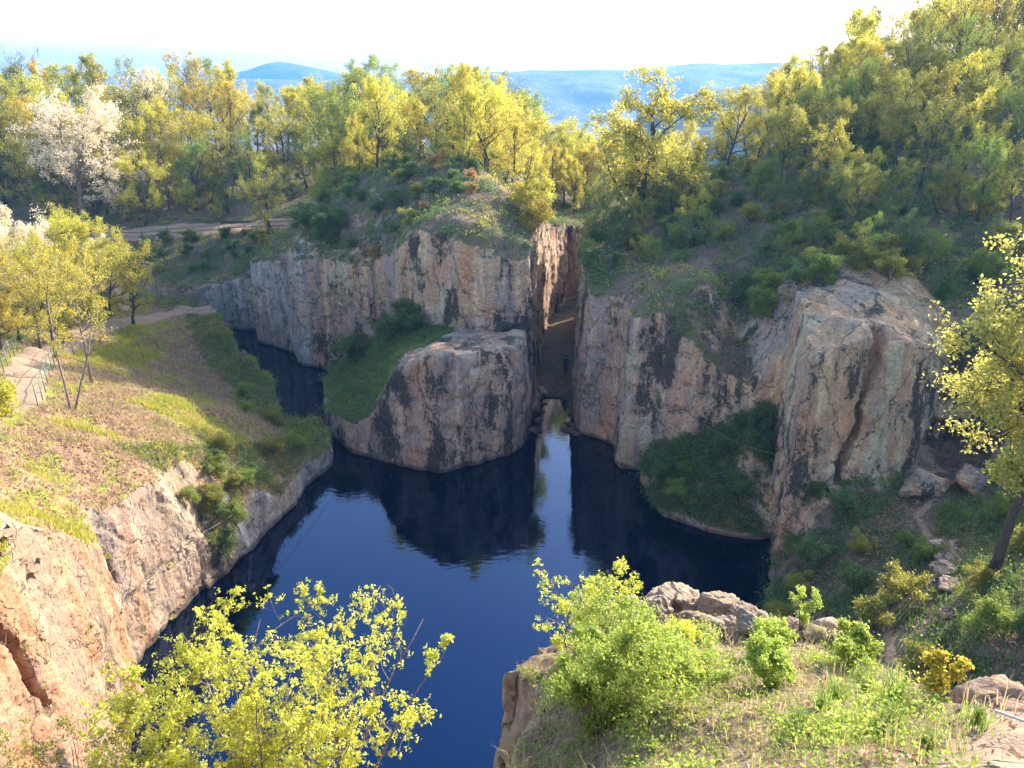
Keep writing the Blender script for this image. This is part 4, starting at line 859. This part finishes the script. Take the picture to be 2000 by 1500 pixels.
boulder('boulder', (5.95, 7.0, 17.2), (0.75, .65, .8), 7, M['brown'], 'brown cracked boulder at the bottom right edge', .4, 8)
for k, (x, y, s) in enumerate([(1.35, 7.0, .26), (1.6, 6.75, .2), (2.35, 7.1, .24), (2.5, 6.8, .17), (1.2, 6.3, .16), (1.75, 6.1, .15), (2.25, 5.95, .14), (3.2, 6.35, .2), (2.95, 6.5, .15), (1.15, 7.3, .2)]):
    boulder('boulder', (x, y, lground(x, y) + s * .2), (s, s * .8, s * .75), 60 + k, M['ledge'], 'angular weathered stone on the rocky crest of the front ledge', k * 1.3, 11, 'stones on the ledge crest')
p = at(1805, 968, 36.0); boulder('boulder', (p[0], p[1], ground(p[0], p[1]) + .4), (1.25, .9, .85), 8, M['pale'], 'large pale angular boulder in front of the cave', .5, 9)
p = at(1890, 962, 36.3); boulder('boulder', (p[0], p[1], ground(p[0], p[1]) + .3), (0.95, .8, .7), 9, M['orange'], 'brown rounded boulder right of the pale cave boulder', .9)
for k, (u, v, z, s, lb) in enumerate([(1828, 1068, 4.6, .5, 'grey upright stone at the top of the talus steps'), (1860, 1066, 4.6, .42, 'pale flat stone beside the upright step stone'), (1850, 1105, 4.5, .62, 'dark step block below the upright stone'),
        (1845, 1135, 4.4, .6, 'grey slab step half way down the talus path'), (1848, 1165, 4.4, .55, 'mossy lowest step block on the talus path'), (1840, 1240, 4.3, .4, 'small stone by the bend of the talus path'), (1635, 955, 4.2, .4, 'small pale stone at the foot of the pillar'),
        (1890, 925, 4.9, .4, 'pale stone in the mouth of the cave')]):
    p = on(u, v, z); boulder('stone', (p[0], p[1], ground(p[0], p[1]) + s * .2), (s, s * .75, s * .5), 20 + k, M['block'] if k < 6 else M['pale'], lb, k, 9)
for k, (x, y, s) in enumerate([(1.8, 53.2, .5), (2.2, 55.0, .4), (2.3, 56.8, .45), (4.7, 54.3, .45), (4.9, 56.0, .4), (4.6, 57.9, .35), (2.5, 58.4, .35), (4.3, 53.2, .5), (4.8, 52.6, .4)]):
    boulder('shore_stone', (x, y, .0), (s * 1.2, s * .9, s * .3), 40 + k, M['block'], 'dark stone at the waterline in the mouth of the cleft', k, 9, 'stones in the mouth of the cleft')

# ------------------------------------------------------------------ railings, cables, person
def railing(name, label, line, mat, spacing=2.2, H=1.1, rad=.022, rails=(1.08, .58)):
    L = np.array(line, float); seg = np.linalg.norm(np.diff(L, axis=0), axis=1); cum = np.concatenate([[0], np.cumsum(seg)]); n = max(2, int(round(cum[-1] / spacing)) + 1)
    s = np.unique(np.concatenate([np.linspace(0, cum[-1], n)])); pts = np.stack([np.interp(s, cum, L[:, 0]), np.interp(s, cum, L[:, 1])], 1)
    z = np.array([ground(*p_) for p_ in pts]); o = bpy.data.objects.new(name, None); COL.objects.link(o); b0 = np.array([*pts[0], z[0]]); o.location = b0
    tag(o, label, 'railing')
    G3 = np.column_stack([pts, z]) - b0
    for g in G3:
        m = MB(); m.tube([g - [0, 0, .3], g + [0, 0, H]], rad * 1.15, 8); m.tube([g + [0, 0, H - .005], g + [0, 0, H + .03]], rad * 1.5, 8); m.build('post', mat, o)
    for hh in rails:
        m = MB(); m.tube(G3 + [0, 0, hh], rad, 7); m.build('rail', mat, o)
    return o
railing('railing', 'green steel railing along the right of the lower dirt path', [(-24.6, 36.2), (-25.6, 38.2), (-28.3, 43.3), (-31.6, 49.6), (-34.6, 60), (-34.2, 66)], M['rail'])
railing('railing', 'green railing along the left of the lower path beside the meadow', [(-28.2, 38.5), (-30.8, 43.3), (-34.4, 50), (-37.4, 60)], M['rail'])
railing('railing', 'green railing round the lookout platform above the dark channel', [(-35, 71.5), (-32, 71.6), (-29.3, 71.2), (-28.7, 72.6), (-30.3, 74.4), (-34, 74.9), (-38, 75.2)], M['rail'], 2.0)
railing('railing', 'dark thin fence along the upper path below the wood', [(-50, 90.2), (-44, 90.4), (-38, 90.6), (-32, 91.0), (-26.5, 90.0), (-23.5, 88.0)], M['darkrail'], 3.2, 1.3, .036)
railing('railing', 'short dark fence beside the bend of the hill path', [(-4.2, 71.4), (-2.4, 71.2), (-0.6, 70.2), (0.6, 68.4)], M['darkrail'], 2.0, 1.0, .025)
def cable(label, pts, sag=.2, rad=.011, name='cable', mat='cable'):
    m = MB(); pts = np.array(pts, float); P = []
    for a, b in zip(pts[:-1], pts[1:]):
        t = np.linspace(0, 1, 14)[:, None]; s = a + (b - a) * t; s[:, 2:] -= sag * 4 * t * (1 - t) * np.linalg.norm(b - a) / 10; P.append(s)
    m.tube(np.concatenate(P), rad, 5); m.build(name, M[mat], None, True, pts[0]); return tag(bpy.data.objects[-1] if False else COL.objects[-1], label, 'cable')
cable('pale steel cable strung along the low grey wall of the left bank', [(-12.5, 47.5, 2.2), (-13.2, 43.7, 2.4), (-13.9, 40.4, 2.6), (-14.8, 37.2, 3.0), (-15.8, 33.8, 3.4), (-16.2, 31.5, 4.0), (-16.2, 27.8, 4.4)])
cable('thin cable spanning the black channel to the front of the promontory', [(-12.7, 48.2, 1.9), (-9.4, 47.7, 2.0), (-7.9, 47.0, 2.4)])
cable('second thin cable crossing the channel behind the first', [(-13.6, 52.5, 2.1), (-11.6, 49.0, 2.4), (-10.4, 48.2, 2.6)])
cable('thin cable slung across the shaded bank left of the pillar', [at(1300, 780, 45.5), at(1420, 855, 40.6), at(1515, 888, 37.4)])
cable('thin cable strung along the foot of the pale pillar', [at(1560, 850, 36.6), at(1700, 895, 36.2), at(1800, 915, 36.4), at(1950, 912, 37)])
cable('straight pale steel rod lying on the dirt in the bottom right corner', [(2.3, 2.78, lground(2.3, 2.78) + .07), (2.24, 2.3, lground(2.24, 2.3) + .06)], 0, .007, 'steel_rod', 'steel')
def person(loc, rz, label):
    J = {'pel': (0, 0, .93), 'wai': (0, 0, 1.08), 'che': (0, .01, 1.33), 'nec': (0, .01, 1.48), 'hd0': (0, -.01, 1.57), 'hd1': (0, -.015, 1.68), 'hd2': (0, -.01, 1.745)}
    R_ = {'pel': .145, 'wai': .125, 'che': .155, 'nec': .055, 'hd0': .075, 'hd1': .095, 'hd2': .06}
    E_ = [('pel', 'wai'), ('wai', 'che'), ('che', 'nec'), ('nec', 'hd0'), ('hd0', 'hd1'), ('hd1', 'hd2')]
    for s, k in ((-1, 'l'), (1, 'r')):
        pts = [('hip', (.09 * s, 0, .86), .088), ('kne', (.10 * s, -.02 + .02 * s, .48), .062), ('ank', (.11 * s, .02 * s, .09), .042), ('toe', (.13 * s, -.15, .04), .036)]
        prev = 'pel'
        for nm, c, r_ in pts: J[nm + k] = c; R_[nm + k] = r_; E_.append((prev, nm + k)); prev = nm + k
        pts = [('sho', (.19 * s, .01, 1.41), .062), ('elb', (.25 * s, .02, 1.13), .045), ('wri', (.24 * s, -.08, .90), .032), ('han', (.235 * s, -.11, .80), .036)]
        prev = 'che'
        for nm, c, r_ in pts: J[nm + k] = c; R_[nm + k] = r_; E_.append((prev, nm + k)); prev = nm + k
    ks = list(J); me = bpy.data.meshes.new('person'); me.from_pydata([J[k] for k in ks], [(ks.index(a), ks.index(b)) for a, b in E_], [])
    o = link('person', me, None, loc); o.rotation_euler = (0, 0, rz)
    md = o.modifiers.new('skin', 'SKIN'); o.modifiers.new('sub', 'SUBSURF').levels = 1; o.modifiers['sub'].render_levels = 2
    for i_, k in enumerate(ks):
        me.skin_vertices[0].data[i_].radius = (R_[k], R_[k] * (.8 if k in ('pel', 'wai', 'che') else 1))
    me.skin_vertices[0].data[0].use_root = True
    N = NT('dark_clothes'); z_ = N.n('SeparateXYZ', None, Vector=N.n('TexCoord').outputs['Object']).outputs[2]
    c_ = N.mix(N.mapr(z_, .88, .92), (0.02, 0.024, 0.04), (0.03, 0.035, 0.05)); c_ = N.mix(N.mapr(z_, 1.49, 1.51), c_, (0.34, 0.2, 0.14)); c_ = N.mix(N.mapr(z_, .05, .10), (0.02, 0.018, 0.015), c_)
    me.materials.append(N.done(N.n('BsdfPrincipled', None, Base_Color=c_, Roughness=.85)))
    m = MB(); th = np.linspace(0, 2 * math.pi, 14, endpoint=False)
    rings = [np.stack([np.cos(th) * r_, np.sin(th) * r_ + .01, np.full(14, zz)], 1) for r_, zz in ((.108, 1.655), (.112, 1.70), (.09, 1.75), (.05, 1.785), (.005, 1.795))]
    m.add(np.concatenate(rings), [[a * 14 + b, a * 14 + (b + 1) % 14, (a + 1) * 14 + (b + 1) % 14, (a + 1) * 14 + b] for a in range(4) for b in range(14)])
    m.build('hair', plain_material('dark_hair', (0.02, 0.015, 0.012), .6), o)
    return tag(o, label, 'person')
person((4.75, 63.0, ground(4.75, 63.0)), 0.3, 'person in dark clothes standing on the shaded floor of the cleft')

# ------------------------------------------------------------------ light, air, camera
w = bpy.data.worlds.new('World'); SC.world = w; w.use_nodes = True
nt = w.node_tree; bg = nt.nodes['Background']
sky = nt.nodes.new('ShaderNodeTexSky'); sky.sky_type = 'NISHITA'; sky.sun_disc = False
sky.sun_elevation = R(SUN_EL); sky.sun_rotation = R(SUN_AZ); sky.air_density = 1.0; sky.dust_density = 2.0; sky.ozone_density = 1.5
nt.links.new(sky.outputs[0], bg.inputs[0]); bg.inputs[1].default_value = 0.15
sl = bpy.data.lights.new('sun', 'SUN'); sl.energy = 3.3; sl.angle = R(0.5); sl.color = (1.0, 0.90, 0.74)
so = bpy.data.objects.new('sun', sl); COL.objects.link(so)
so.rotation_euler = (R(90 - SUN_EL), 0, R(180 - SUN_AZ))

N = NT('air'); N.m.node_tree.links.new(N.n('VolumePrincipled', None, Color=(0.14, 0.42, 1.0), Density=0.00029, Anisotropy=0.2).outputs[0], N.out.inputs['Volume'])
hx, hy0, hy1, hz0, hz1 = 3300, -60, 3600, -85, 140
V = [(x, y, z) for z in (hz0, hz1) for x, y in ((-hx, hy0), (hx, hy0), (hx, hy1), (-hx, hy1))]
tag(mesh_obj('haze', V, [[(0, 3, 2, 1), (4, 5, 6, 7), (0, 1, 5, 4), (1, 2, 6, 5), (2, 3, 7, 6), (3, 0, 4, 7)]], N.m, None, False), kind='stuff')

cd = bpy.data.cameras.new('camera'); cd.sensor_width = 36; cd.lens = 36 * FPX / 2000; cd.clip_start = 0.05; cd.clip_end = 20000
co = bpy.data.objects.new('camera', cd); COL.objects.link(co); co.location = (0, 0, CAM_H); co.rotation_euler = (R(90) - PITCH, 0, 0)
SC.camera = co
SC.view_settings.view_transform = 'Standard'; SC.view_settings.look = 'None'; SC.view_settings.exposure = 2.0
SC.cycles.max_bounces = 6; SC.cycles.diffuse_bounces = 3; SC.cycles.glossy_bounces = 3; SC.cycles.transmission_bounces = 3
SC.cycles.volume_bounces = 0; SC.cycles.use_denoising = True
